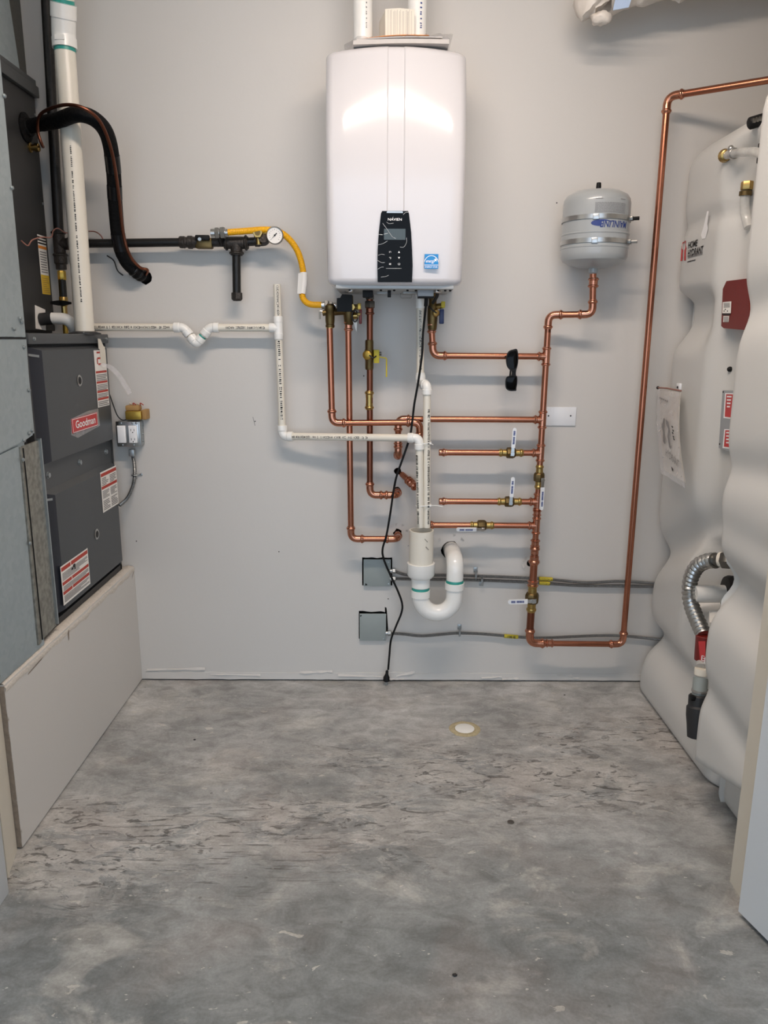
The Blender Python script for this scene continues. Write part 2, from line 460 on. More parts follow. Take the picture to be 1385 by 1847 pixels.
def run(parent, pts, r, pm, fm, Rd=None, beads=True, name='pipe', L=None, k1=1.2, skip=()):
    pts = [V(p) for p in pts]; Rd = Rd or r*2.2; n = len(pts); segs = []
    for i in range(n-1):
        a, b = pts[i], pts[i+1]; d = (b-a).normalized()
        s = a+d*Rd if i > 0 else a; e = b-d*Rd if i < n-2 else b
        segs.append(MB().m(pm).cyl(s, e, r, 20).build(name, None, parent))
    for i in range(1, n-1):
        if i not in skip: elbow(parent, pts[i-1], pts[i], pts[i+1], r, fm, Rd, L, beads, k1=k1)
    return segs
def tee(parent, c, ax, br, r, m, half=None, blen=None, beads=True, name='tee'):
    c, ax, br = V(c), V(ax).normalized(), V(br).normalized(); half = half or r*2.6; blen = blen or r*2.6
    mb = MB().m(m); k = 1.2
    mb.cyl(c-ax*half*0.5, c+ax*half*0.5, r*k, 18); mb.cyl(c, c+br*blen*0.5, r*k, 18)
    for p, d in ((c-ax*half, ax), (c+ax*half, -ax), (c+br*blen, -br)):
        if beads: socket(mb, p, d, r, half*0.55)
        else: mb.lathe([(r*1.22, 0), (r*1.25, 0.001), (r*1.25, half*0.5), (r*1.13, half*0.55)], p, d, 18)
    return mb.build(name, None, parent)
def coupling(parent, c, ax, r, L, m, name='coupling', k1=1.2, k2=1.5):
    c, ax = V(c), V(ax).normalized(); mb = MB().m(m)
    socket(mb, c-ax*L/2, ax, r, L/2, k1, k2); socket(mb, c+ax*L/2, -ax, r, L/2, k1, k2)
    return mb.build(name, None, parent)
def endcap(parent, p, d, r, m, name='end_cap'):        # d points from the pipe outwards
    p, d = V(p), V(d).normalized(); mb = MB().m(m)
    mb.lathe([(r*1.13, 0), (r*1.14, r*.5), (r*1.34, r*.75), (r*1.34, r*1.2), (r*1.13, r*1.5), (r*1.12, r*2.4), (r*0.9, r*2.6), (r*.4, r*2.62)], p-d*r*1.2, d, 18)
    return mb.build(name, None, parent)
def marks(parent, a, b, r, n=40, h=0.009, mname='ink', front=V((0, -1, 0)), name='printed_lettering', dens=0.8, seed=1):
    a, b = V(a), V(b); ax, f, sd = frame_of(b-a, front); rnd = random.Random(seed); mb = MB().m(mname); L = (b-a).length; st = L/n; rr = r*1.035
    for i in range(n):
        if rnd.random() > dens: continue
        x0 = st*i; x1 = x0+st*rnd.uniform(0.35, 0.8); h0 = -h*rnd.uniform(0.3, 0.5); h1 = h*rnd.uniform(0.3, 0.5)
        def q(x, hh):
            an = hh/rr; return a+ax*x+f*math.cos(an)*rr+sd*math.sin(an)*rr
        mb.poly([q(x0, h0), q(x1, h0), q(x1, h1), q(x0, h1)])
    o = mb.build(name, None, parent, smooth=0, recalc=False); return o
def ball_valve(parent, c, ax, hdir, r, hlen, front=V((0, -1, 0)), label=None, stem_off=0.0):
    c, ax, hd = V(c), V(ax).normalized(), V(hdir).normalized(); fr = (front-ax*front.dot(ax)).normalized()
    mb = MB().m('brass')
    for sgn in (-1, 1):
        socket(mb, c+ax*sgn*r*4.0, -ax*sgn, r, r*2.0, 1.14, 1.36)
        mb.cyl(c+ax*sgn*r*2.2, c+ax*sgn*r*1.2, r*1.18, 16)
    mb.m('brassdark').lathe([(r*1.3, -r*1.6), (r*1.75, -r*1.35), (r*1.85, -r*.5), (r*1.85, r*.7), (r*1.6, r*1.3), (r*1.3, r*1.5)], c, ax, 8)
    v = mb.build('ball_valve', None, parent)
    st = c+fr*r*1.2+ax*stem_off
    MB().m('brassdark').cyl(st, st+fr*r*1.2, r*.62, 12).build('stem', None, v)
    MB().m('steel').hexnut(st+fr*r*1.0, fr, r*.72, r*.55).build('stem_nut', None, v)
    # lever: steel strap from the stem, then the white grip with blue print
    mb = MB(); o = st+fr*r*1.15; s = fr.cross(hd).normalized()
    mb.m('steel').prism([(-r*.7, -r*.6), (hlen*.3, -r*.45), (hlen*.3, r*.45), (-r*.7, r*.6)], o, hd, s, fr*0.002)
    g0 = hlen*.24; wd = r*.62; poly = [(g0, -wd), (hlen-wd, -wd)]
    for k in range(7):
        t = -math.pi/2+math.pi*k/6; poly.append((hlen-wd+wd*math.cos(t), wd*math.sin(t)))
    poly += [(g0, wd)]
    mb.m('handlewhite').prism(poly, o-fr*0.001, hd, s, fr*0.006)
    rnd = random.Random(int(c.x*1000)); x = g0+(hlen-g0)*.18
    mb.m('inkblue')
    while x < hlen*.86:
        w_ = rnd.uniform(.0016, .0034)
        mb.rect(o+fr*0.0053, hd, s if hd.cross(s).dot(fr) > 0 else -s, x, -wd*.5, x+w_, wd*.5); x += w_+.0007
        if abs(x-hlen*.68) < .003: x += .004
    mb.build('handle', None, v)
    if label: tag(v, label)
    return v

# ================================================================== the room
XL = -0.968                                             # face of the low wall under the furnace
ZT = 0.480                                              # its top
def struct(o, label, cat):
    return tag(o, label, cat, None, 'structure')
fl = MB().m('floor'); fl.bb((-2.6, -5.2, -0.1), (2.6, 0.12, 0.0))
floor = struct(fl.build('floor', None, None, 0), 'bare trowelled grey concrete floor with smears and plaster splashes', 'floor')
struct(MB().m('ceiling').bb((-2.6, -5.2, 2.74), (2.6, 0.12, 2.84)).build('ceiling', None, None, 0), 'plain white ceiling above the utility room', 'ceiling')
struct(MB().m('wall').bb((-1.92, -1.30, 0), (-1.80, 0, 2.74)).build('wall_left', None, None, 0), 'painted side wall behind the furnace', 'wall')
struct(MB().m('wall').bb((1.86, -1.30, 0), (1.98, 0, 2.74)).build('wall_right', None, None, 0), 'painted side wall behind the plastic tanks', 'wall')
struct(MB().m('wall').bb((-2.6, -5.2, 0), (-2.48, -1.30, 2.74)).build('wall_hall_left', None, None, 0), 'hallway wall outside the utility room by the furnace side', 'wall')
struct(MB().m('wall').bb((2.48, -5.2, 0), (2.6, -1.30, 2.74)).build('wall_hall_right', None, None, 0), 'hallway wall outside the utility room by the tank side', 'wall')
# stub walls and jambs of the doorway
j = MB().m('jamb').bb((-2.48, -1.21, 0), (-0.981, -1.057, 2.74))
j.prism([(-1.02, -1.0485), (-.982, -1.0485), (-.954, -1.158), (-1.02, -1.158)], (0, 0, 0), (1, 0, 0), (0, 1, 0), (0, 0, 2.74))
struct(j.build('wall_doorway_left', None, None, 0), 'cream painted end wall beside the low furnace wall', 'wall')
struct(MB().m('doorpaint').bb((-1.10, -1.30, 0), (-0.925, -1.212, 2.10), 0.003).build('trim_1', None, None), 'white door trim at the lower edge beside the furnace wall', 'trim')
j = MB().m('jamb').bb((0.895, -1.262, 0), (2.48, -1.163, 2.74))
struct(j.build('wall_doorway_right', None, None, 0), 'cream painted door jamb in front of the nearer plastic tank', 'wall')
# the open door leaf
dr = thing('door_1', 'pale blue-grey door leaf standing open beside the nearer tank', 'door', None, 'structure')
d0 = V((0.860, -1.284, 0)); dv = V((0.27, -0.963, 0)).normalized(); dnrm = V((-dv.y, dv.x, 0))*-1
dnrm = V((0.963, 0.27, 0)).normalized()
MB().m('doorpaint').prism([(0, .014), (.76, .014), (.76, 2.03), (0, 2.03)], d0, dv, (0, 0, 1), dnrm*0.04).build('door_leaf', None, dr, 0)
for z in (0.35, 1.05, 1.8):
    MB().m('zinc').cyl(d0+dnrm*.045+V((0, .006, z)), d0+dnrm*.045+V((0, .006, z+.09)), .006, 10).build('hinge', None, dr)

# back wall with real openings
holes = []                                              # (polygon in x,z)
def ragged(c, rx, rz, n=12, j_=0.18, seed=0):
    rnd = random.Random(seed)
    return [(c.x+rx*(1+rnd.uniform(-j_, j_))*math.cos(2*math.pi*k/n), c.z+rz*(1+rnd.uniform(-j_, j_))*math.sin(2*math.pi*k/n)) for k in range(n)]
wb = MB().m('wall').bb((-1.92, 0, 0.006), (1.98, 0.12, 2.74))
wall_back = wb.build('wall_back', ['wall', 'cavity'], None, 0)
struct(wall_back, 'painted drywall back wall carrying the water heater and pipes', 'wall')
pB = P(718, 972, .09); pC = P(717, 893, .09); pE = P(718, 824, .09); pT = P(819, 1012, .15)
pA0 = P(717, 850, .0); pM = P(955, 1016, 0); pS = P(262, 500, 0)
hl = [ragged(pB, .0165, .0165, 10, .22, 1), ragged(pC, .0145, .0145, 10, .08, 2), ragged(pE, .0145, .0145, 10, .08, 3), ragged(pT, .0365, .037, 16, .07, 4),
      ragged(pA0, .0135, .0135, 10, .08, 5), ragged(pM, .012, .013, 9, .2, 6), ragged(pS, .025, .025, 12, .08, 8)]
def rect_hole(x0, y0, x1, y1, extra=()):
    a, b = P(x0, y0, 0), P(x1, y1, 0); rnd = random.Random(x0)
    pts = []
    for i in range(7): t = i/6; pts.append((a.x+(b.x-a.x)*t, a.z+rnd.uniform(-.002, .003)))
    for e in extra: q = P(e[0], e[1], 0); pts.append((q.x, q.z))
    pts += [(b.x+.001, b.z), (a.x, b.z)]
    return pts
hl.append(rect_hole(653, 1006, 707, 1056)); hl.append(rect_hole(647, 1103, 694, 1152, [(694, 1095), (697, 1096), (698, 1106), (700, 1135)]))
cut = MB()
for h_ in hl:
    cut.prism([(x, z) for x, z in h_], (0, -0.02, 0), (1, 0, 0), (0, 0, 1), (0, 0.09, 0))
cutter = cut.build('wall_cutter', ['cavity'], None, 0)
bo = wall_back.modifiers.new('openings', 'BOOLEAN'); bo.operation = 'DIFFERENCE'; bo.object = cutter; bo.solver = 'EXACT'
bpy.context.view_layer.update()
me2 = bpy.data.meshes.new_from_object(wall_back.evaluated_get(bpy.context.evaluated_depsgraph_get()))
wall_back.modifiers.clear(); wall_back.data = me2; bpy.data.objects.remove(cutter)
me2.materials.clear(); me2.materials.append(MATS['wall']); me2.materials.append(MATS['cavity'])
for p in me2.polygons:
    c = p.center
    p.material_index = 1 if (0.002 < c.y < 0.1 and -1.9 < c.x < 1.9 and 0.05 < c.z < 2.6) else 0
MB().m('cavity').bb((-1.92, 0.012, 0), (1.98, 0.12, 0.0055)).build('sill_plate', None, wall_back, 0)
# flaking paint and joint tape along the foot of the wall, scuffs and nail holes
rnd = random.Random(3)
for i, (x0, x1, y0, y1) in enumerate([(265, 370, 1207, 1205), (540, 600, 1212, 1210), (610, 690, 1216, 1219), (715, 748, 1218, 1211), (905, 935, 1223, 1222),
                                      (1005, 1032, 1217, 1216), (1020, 1045, 1223, 1221), (868, 905, 1221, 1219), (380, 470, 1215, 1216), (700, 730, 1233, 1229)]):
    a, b = P(x0, y0, 0), P(x1, y1, 0); mb = MB().m('wall'); n = 6; rows = []
    for k in range(n+1):
        t = k/n; p = a.lerp(b, t); hgt = .010*(.4+rnd.random()); lift = .004+.006*rnd.random()
        rows.append((mb.bm.verts.new((p.x, -.0005, max(p.z, .012)+hgt*.3)), mb.bm.verts.new((p.x, -lift, max(p.z, .012)-hgt*.4)), mb.bm.verts.new((p.x, -.0002, max(p.z, .012)-hgt*.5))))
    for k in range(n):
        for q in (0, 1): mb.face([rows[k][q], rows[k+1][q], rows[k+1][q+1], rows[k][q+1]])
    mb.build('paint_flake', None, wall_back, 0)
tp = MB().m('wall'); a, b = P(262, 1207, 0), P(1160, 1221, 0); n = 60; prev = None
for k in range(n+1):
    t = k/n; x = a.x+(b.x-a.x)*t; zt = .036+.006*noise.noise(V((x*9, 1, 0))); zb = .008+.004*noise.noise(V((x*14, 5, 0)))
    cur = [tp.bm.verts.new((x, 0, zt+.001)), tp.bm.verts.new((x, -.002, zt)), tp.bm.verts.new((x, -.0035, zb)), tp.bm.verts.new((x, 0, zb-.001))]
    if prev:
        for q in range(3): tp.face([prev[q], cur[q], cur[q+1], prev[q+1]])
    prev = cur
tp.build('joint_tape', None, wall_back, 20)
for x, y in ((1004, 366), (460, 760), (503, 995), (246, 976), (265, 1217), (656, 678), (700, 1080)):
    p = P(x, y, 0); MB().m('ink').lathe([(.0022, 0), (.0024, .0008), (.001, .0012)], p, (0, -1, 0), 8).build('nail_hole', None, wall_back)
for pts in ([(456, 752), (460, 768)], [(760, 960), (776, 957)], [(735, 985), (762, 976)]):
    MB().m('inkgrey').tube([P(x, y, .0006) for x, y in pts], .0009, 6).build('scuff', None, wall_back)
for c, rx in ((pB, .030), (pT, .055), (pM, .02)):          # torn paper lips round the openings
    for k in range(5):
        an = rnd.uniform(.2, 2.9) if c is not pM else rnd.uniform(2, 4); q = V((c.x+rx*math.cos(an), -.001, c.z+rx*math.sin(an)))
        s = .012
        mb = MB().m('wall'); mb.poly([q, q+V((s*math.cos(an+.5), -.006, s*math.sin(an+.5))), q+V((s*math.cos(an-.6), -.001, s*math.sin(an-.6)))]); mb.build('paint_flake', None, wall_back, 0)

# the low wall (platform) under the furnace
pl = MB().m('wall').bb((-1.80, -1.040, 0.004), (XL-.013, 0, ZT-.014))
platform = struct(pl.build('wall_platform', None, None, 0), 'low drywall platform wall that the furnace stands on', 'wall')
MB().m('wall').prism([(-1.045, .006), (-.001, .006), (-.001, ZT), (-1.045, ZT)], (XL-.013, 0, 0), (0, 1, 0), (0, 0, 1), (.013, 0, 0)).build('drywall_panel', None, platform, 0)
eb = MB().m('papercore'); prev = None                   # bare gypsum edge at the near end, chipped
for k in range(31):
    z = .006+(ZT-.01)*k/30; wv = .002*noise.noise(V((0, z*30, 2)))
    cur = [eb.bm.verts.new((XL-.018, -1.0465, z)), eb.bm.verts.new((XL-.0015+wv, -1.0465, z)), eb.bm.verts.new((XL-.0005+wv, -1.042, z))]
    if prev:
        for q in range(2): eb.face([prev[q], cur[q], cur[q+1], prev[q+1]])
    prev = cur
eb.build('gypsum_edge', None, platform, 0)
tb = MB().m('gypsum'); prev = None                      # rough mudded top ledge
for k in range(91):
    y = -1.045+1.04*k/90; a_ = .010*noise.noise(V((y*22, 3, 0)))+.004*noise.noise(V((y*70, 1, 0))); e_ = .008*noise.noise(V((y*15, 8, 0)))
    cur = [tb.bm.verts.new(q) for q in ((XL-.05, y, ZT-.003), (XL-.022, y, ZT+.006+a_*.3), (XL-.003, y, ZT+.002+a_*.4), (XL+.002, y, ZT-.010+e_), (XL+.0004, y, ZT-.022+e_*1.5))]
    if prev:
        for q in range(4): tb.face([prev[q], cur[q], cur[q+1], prev[q+1]])
    prev = cur
tb.build('mudded_ledge', None, platform, 60)
for (x0, y0, x1, y1, w_) in ((75, 1190, 50, 1218, .006), (240, 1033, 238, 1045, .006), (122, 1140, 124, 1156, .005)):
    a, b = PX(x0, y0, XL+.001), PX(x1, y1, XL+.001); mb = MB().m('papercore')
    mb.poly([a, b, b+V((0, w_, .004)), a+V((.002, w_*1.6, .006))]); mb.build('paint_flake', None, platform, 0)

# ceiling strip light (the room's lamp)
cl = thing('strip_light', 'white fluorescent strip light under the ceiling above the doorway', 'ceiling light')
MB().m('ceiling').box(LIGHT_POS+V((0, 0, .055)), (1.28, .16, .05), .006).build('housing', None, cl)
lp = [(.056*math.cos(math.pi+math.pi*k/12), .034*math.sin(math.pi+math.pi*k/12)) for k in range(13)]
MB().m('tubelight').prism(lp, LIGHT_POS+V((-.60, 0, .028)), (0, 1, 0), (0, 0, 1), (1.2, 0, 0)).build('lamp_lens', None, cl)
for sx_ in (-.625, .625):
    MB().m('ceiling').box(LIGHT_POS+V((sx_, 0, .005)), (.03, .14, .06), .004).build('end_cap', None, cl)

# floor cleanout, coin, debris
fd = thing('floor_cleanout', 'round white cleanout plug in a stained ring on the concrete', 'drain')
c = PZ(838, 1315, 0); c.z = 0
mb = MB().m('stain'); n = 36; prev = None
for k in range(n+1):
    an = 2*math.pi*k/n; kk = k % n; ro = .056*(1+.10*noise.noise(V((math.cos(2*math.pi*kk/n)*2, math.sin(2*math.pi*kk/n)*2, 4)))); dirv = V((math.cos(an), math.sin(an), 0))
    cur = [mb.bm.verts.new(c+dirv*q+V((0, 0, z))) for q, z in ((.034, .001), (.038, .004), (ro*.85, .004), (ro, .0005))]
    if prev:
        for q in range(3): mb.face([prev[q], cur[q], cur[q+1], prev[q+1]])
    prev = cur
mb.build('stained_ring', None, fd, 40)
MB().m('pvcwhite').lathe([(.0345, 0), (.0345, .003), (.032, .0042), (.002, .0042)], c, (0, 0, 1), 32).build('plug', None, fd)
cn = PZ(921, 1483, 0); cn.z = 0
tag(MB().m('steeldark').lathe([(.0095, 0), (.0098, .0004), (.0098, .0013), (.0088, .0017), (.0086, .0014), (.001, .0014)], cn, (0, 0, 1), 24).build('coin', None, None), 'small dull coin lying on the concrete floor', 'coin')
for i, (x, y, s, l) in enumerate(((351, 1335, .004, 'tiny dark crumb on the floor left of the plug'), (820, 1760, .005, 'dark crumb on the floor near the doorway'), (1018, 1254, .003, 'tiny dark crumb by the foot of the back wall'))):
    q = PZ(x, y, 0); q.z = s*.5
    mb = MB().m('ink'); bmesh.ops.create_icosphere(mb.bm, subdivisions=1, radius=s, matrix=Matrix.Translation(q) @ Matrix.Diagonal((1.3, .8, .55, 1)))
    tag(mb.build('crumb', None, None, 0), l, 'debris', 'crumbs on the floor')

# ================================================================== furnace side
XF, XD = -1.000, -0.985
def sticker(parent, name, y0, z0, y1, z1, X, items, base='paper', shear=0.0, label=None):
    """flat label on a plane x = X facing +x; items are (u0,v0,u1,v1,material) in 0..1 of the label"""
    o = V((X, y0, z0)); u = V((0, y1-y0, shear)); v = V((0, 0, z1-z0)); mb = MB()
    mb.m(base).rect(o, u, v, 0, 0, 1, 1, .0012)
    for i, (a, b, c_, d_, mm) in enumerate(items): mb.m(mm).rect(o, u, v, a, b, c_, d_, .0018+i*1e-5)
    q = mb.build(name, None, parent, 0, recalc=False)
    if label: tag(q, label)
    return q
def text_lines(u0, v0, u1, v1, n, seed=0, mm='inkgrey', fill=.5):
    rnd = random.Random(seed); out = []
    for i in range(n):
        a = v1-(v1-v0)*(i+1)/n; h_ = (v1-v0)/n*fill
        out.append((u0, a, u1-(u1-u0)*rnd.choice((0, 0, .1, .35)), a+h_, mm))
    return out
def screw(parent, p, n, r=.006, m='zinc', name='screw'):
    p, n = V(p), V(n); return MB().m(m).lathe([(r*1.25, 0), (r*1.25, r*.25), (r, r*.3), (r*.95, r*.8), (r*.5, r*1.0)], p, n, 10).build(name, None, parent)

fu = thing('furnace', 'dark grey upright gas furnace standing on the low platform wall', 'furnace')
FY0, FY1, FZ0, FZ1 = -0.672, -0.045, ZT+.004, 1.362
MB().m('furnace').bb((-1.72, FY0, FZ0), (XF-.02, FY1, FZ1), .003).build('cabinet', None, fu)
mb = MB().m('furnacedark')
mb.bb((XF-.022, FY0, FZ0), (XF, FY0+.012, FZ1)); mb.bb((XF-.022, FY1-.012, FZ0), (XF, FY1, FZ1)); mb.bb((XF-.022, FY0, FZ0), (XF, FY1, FZ0+.02))
mb.build('front_frame', None, fu)
MB().m('furnace').bb((XF-.03, FY0-.002, FZ1-.030), (XF+.012, FY1+.002, FZ1+.001), .003).build('top_rail', None, fu)
def door_panel(name, y0, y1, z0, z1, chamf_y, top):
    """raised door with a wide bevel on its near side and a shallow bevel on its top"""
    mb = MB(); xb, xf = XF-.004, XD
    B = lambda y, z, x: mb.bm.verts.new((x, y, z))
    a = [B(y0, z0, xb), B(y1, z0, xb), B(y1, z1, xb), B(y0, z1, xb)]
    f = [B(y0+chamf_y, z0+.006, xf), B(y1-.006, z0+.006, xf), B(y1-.006, z1-top, xf), B(y0+chamf_y, z1-top, xf)]
    mb.m('furnace'); mb.face(f)
    for i, mm in ((0, 'furnace'), (1, 'furnace'), (2, 'furnace'), (3, 'bevelshade')):
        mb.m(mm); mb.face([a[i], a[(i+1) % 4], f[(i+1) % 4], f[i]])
    return mb.build(name, None, fu, 20)
ud = door_panel('upper_door', -.668, -.072, .984, 1.326, .062, .012)
ld = door_panel('lower_door', -.668, -.070, .520, .905, .062, .016)
MB().m('furnace').bb((XF-.012, FY0+.012, .900), (XF-.004, FY1-.012, .990)).build('bulkhead', None, fu)
for y in (-.602, -.358, -.114): screw(fu, (XF-.004, y, .948), (1, 0, 0), .0085, 'zinc', 'bolt')
for y in (FY0+.03, FY1-.02): screw(fu, (XF+.012, y, FZ1-.015), (1, 0, 0), .005)
for d_, z in ((ud, 1.300), (ld, .880)):                  # bare steel lips at the top of each bevel
    MB().m('zinc').prism([(0, 0), (.050, -.006), (.050, .001), (0, .006)], (XF-.001, -.664, z), V((.20, .98, 0)), (0, 0, 1), (.003, 0, 0)).build('handle_lip', None, d_)
for d_, (y, z) in ((ud, (-.350, 1.215)), (ld, (-.310, .690))):   # round sight glasses
    MB().m('steel').lathe([(.017, 0), (.019, .002), (.016, .004), (.013, .003)], (XD, y, z), (1, 0, 0), 24).build('sight_glass_ring', None, d_)
    MB().m('blackgloss').lathe([(.013, 0), (.012, .0035), (.002, .0038)], (XD, y, z), (1, 0, 0), 20).build('sight_glass', None, d_)
# maker's badge with torn protective film
o = V((XD+.001, -.441, 1.054)); mb = MB(); u, v = V((0, .218, .002)), V((0, 0, .045))
mb.m('clearfilm').poly([V((XD+.0006, -.45, 1.05)), V((XD+.0006, -.40, 1.035)), V((XD+.0006, -.20, 1.052)), V((XD+.0006, -.205, 1.112)), V((XD+.0006, -.30, 1.112)), V((XD+.0006, -.445, 1.10))])
mb.m('redlabel').prism([(0, 0), (1, 0), (1, 1), (0, 1)], o, u, v, (.002, 0, 0))
mb.m('white')
for a in ((.01, .02, .99, .06), (.01, .94, .99, .98), (.01, .02, .02, .98), (.98, .02, .99, .98)): mb.rect(o+V((.0022, 0, 0)), u, v, *a)
put_text(mb, 'Goodman', o+u*.5+v*.5+V((.0024, 0, 0)), (0, 1, 0), (0, 0, 1), .034, 'white', width=.17, bold=.0006)
tag(mb.build('badge', None, ud, 0, recalc=False), 'red badge with white lettering and torn clear film')
it = [(0, v_, 1, v_+.035, 'redprint') for v_ in (.62, .44, .26, .13)]
it = []
for v_ in (.60, .42, .255, .125): it.append((.04, v_, .96, v_+.038, 'redprint'))
it += [(.22, .945, .55, .975, 'redprint'), (.25, .845, .55, .875, 'redprint'), (.2, .76, .28, .86, 'redprint'), (.3, .74, .55, .77, 'redprint')]
it += text_lines(.06, .47, .94, .59, 4, 1)+text_lines(.06, .30, .94, .41, 4, 2)+text_lines(.06, .17, .94, .25, 3, 3)+text_lines(.06, .02, .94, .115, 3, 4)
sticker(ud, 'warning_label', -.207, 1.115, -.094, 1.309, XD, it, label='tall white label with red stripes')
it = [(.02, .88, .98, .96, 'redprint'), (.02, .57, .98, .64, 'redprint')]
for k, (a, b) in enumerate(((.06, .46), (.54, .94))): it += text_lines(a, .66, b, .86, 5, k)+text_lines(a, .34, b, .54, 6, k+3)+text_lines(a, .05, b, .30, 6, k+5)
sticker(ld, 'warning_label', -.236, .748, -.074, .892, XD, it, label='white label with two red stripes')
it = [(.02, .86, .98, .96, 'redprint'), (.02, .50, .98, .58, 'redprint'), (.02, .26, .98, .34, 'redprint'), (.34, .86, .36, .96, 'paper'), (.34, .50, .36, .58, 'paper'), (.34, .26, .36, .34, 'paper')]
it += text_lines(.04, .62, .96, .82, 6, 1)+text_lines(.04, .36, .96, .48, 4, 2)+text_lines(.04, .06, .96, .24, 6, 3)+[(.36, .72, .42, .78, 'ink'), (.42, .76, .5, .84, 'ink'), (.46, .70, .5, .76, 'ink')]
sticker(ld, 'warning_label', -.620, .541, -.400, .666, XD, it, label='white label with three red stripes and dark scuffs')
# peeled strip hanging from the upper label, tape above it
tp = spline([V((XD+.003, -.155, 1.262)), V((XD+.025, -.125, 1.250)), V((XD+.045, -.10, 1.22)), V((XD+.062, -.085, 1.18)), V((XD+.074, -.08, 1.155))], 4)
mb = MB().m('clearfilm'); prev = None
for k, p in enumerate(tp):
    wv = .009; cur = [mb.bm.verts.new(p+V((-wv*.6, -wv, -.004))), mb.bm.verts.new(p+V((wv*.6, wv, .004)))]
    if prev: mb.face([prev[0], cur[0], cur[1], prev[1]])
    prev = cur
mb.m('paper'); mb.build('peeled_film', 'clearfilm', ud, 60)
MB().m('paperwarm').prism([(0, 0), (.05, .002), (.05, .058), (.038, .06), (.012, .085), (-.012, .086), (-.012, .052), (-.002, .05)], (XD+.0022, -.150, 1.262), (0, 1, 0), (0, 0, 1), (.0004, 0, 0)).build('masking_tape', None, ud, 0)

# galvanised return duct beside the furnace
du = thing('sheet_metal_duct', 'bluish galvanised sheet metal return duct beside the furnace', 'duct')
XDU = XL-.001
DY = -1.052
def sheet(name, pts, X, th=.004, m='galv'):
    mb = MB().m(m); mb.prism([(y, z) for y, z in pts], (X-th, 0, 0), (0, 1, 0), (0, 0, 1), (th, 0, 0)); return mb.build(name, None, du, 0)
MB().m('galv').bb((-1.70, DY, ZT+.006), (XDU-.006, -.79, 2.30)).build('duct_body', None, du, 0)
sheet('upper_panel', [(DY, 1.352), (-.733, 1.352), (-.722, 2.30), (DY, 2.30)], XDU)
sheet('middle_panel', [(DY, 1.055), (-.80, 1.079), (-.752, 1.088), (-.735, 1.346), (DY, 1.346)], XDU+.002)
sheet('lower_panel', [(DY, ZT+.01), (-.842, ZT+.025), (-.832, 1.068), (DY, 1.050)], XDU-.002)
MB().m('blackmatte').bb((XDU-.002, DY, 1.346), (XDU+.003, -.74, 1.351)).build('seam', None, du, 0)
MB().m('galv').bb((-1.30, -.79, 1.09), (XDU-.004, -.728, 1.352)).build('side_return', None, du, 0)
# folded spangled flanges between duct and furnace
sheet('flange', [(-.838, ZT+.022), (-.818, ZT+.024), (-.806, 1.06), (-.828, 1.064)], XDU+.001, .006, 'spangle')
mb = MB().m('spangle')
mb.prism([(0, 0), (.128, 0), (.128, .006), (0, .006)], (XDU-.010, -.818, ZT+.024), V((-.06, .998, 0)), V((.99, .06, 0)), (0, .008, .560)); mb.build('flange', None, du, 0)
MB().m('blackmatte').bb((XDU-.006, -.8175, ZT+.03), (XDU+.0035, -.8150, 1.06)).build('flange_seam', None, du, 0)
MB().m('zinc').bb((XDU-.018, -.694, ZT+.03), (XDU-.004, -.688, 1.07)).build('flange_lip', None, du, 0)
for y, z in ((-.755, 1.325), (-.752, 1.21), (-.756, 1.10), (-.775, 1.095), (-.81, 1.08), (-.752, 1.39), (-.80, 1.372), (-.76, 1.40), (-.735, 1.73), (-.826, 1.03), (-.728, 1.95), (-.835, .80)):
    screw(du, (XDU+.003, y, z), (1, 0, 0), .0045)

# cooling coil cabinet on top of the furnace
XC = -1.172
co = thing('coil_cabinet', 'dark grey cooling coil cabinet above the furnace', 'cabinet')
CZ1 = 2.19
MB().m('furnacedark').bb((-1.70, -.69, FZ1+.004), (XC-.012, -.050, CZ1), .003).build('case', None, co)
MB().m('furnacedark').bb((XC-.012, -.68, FZ1+.012), (XC, -.054, CZ1-.055), .002).build('front_panel', None, co)
MB().m('furnace').bb((XC-.02, -.69, CZ1-.055), (XC+.014, -.046, CZ1-.02), .003).build('drip_rail', None, co)
MB().m('furnace').bb((XC-.02, -.69, CZ1-.016), (XC+.006, -.046, CZ1), .002).build('top_rail', None, co)
it = [(.0, .85, 1, .875, 'ink'), (.0, .90, 1, .925, 'ink'), (0, .95, 1, .975, 'ink'), (0, .77, 1, .82, 'orangelabel'), (0, 0, 1, .33, 'yellowlabel')]
it += text_lines(.12, .37, .9, .75, 9, 2, 'inkgrey', .4)+text_lines(.1, .03, .9, .30, 8, 4, 'kraft', .3)
a, b = PX(62, 421, XC), PX(83, 531, XC)
sticker(co, 'rating_label', -.135, b.z, -.070, a.z, XC, it, label='narrow white and yellow label')
MB().m('foam').lathe([(.045, 0), (.045, .006), (.030, .012), (.028, .02)], V((XC, -.150, 2.020)), (1, 0, 0), 20).build('line_grommet', None, co)
mb = MB().m('brass'); q = PX(54, 266, XC)
mb.lathe([(.016, 0), (.016, .004), (.010, .006), (.010, .016), (.013, .017), (.013, .03), (.006, .032)], q, (1, 0, 0), 12).build('flare_fitting', None, co)
for z in (1.40, 1.80, 2.08): screw(co, (XC, -.064, z), (1, 0, 0), .004)
q = PX(72, 574, XC); mb = MB().m('paper')
mb.prism([(-.04, -.035), (.035, -.04), (.045, .03), (-.03, .042)], V((XC, q.y, q.z)), (0, 1, 0), (0, 0, 1), (.0015, 0, 0)).build('knockout_patch', None, co, 0)
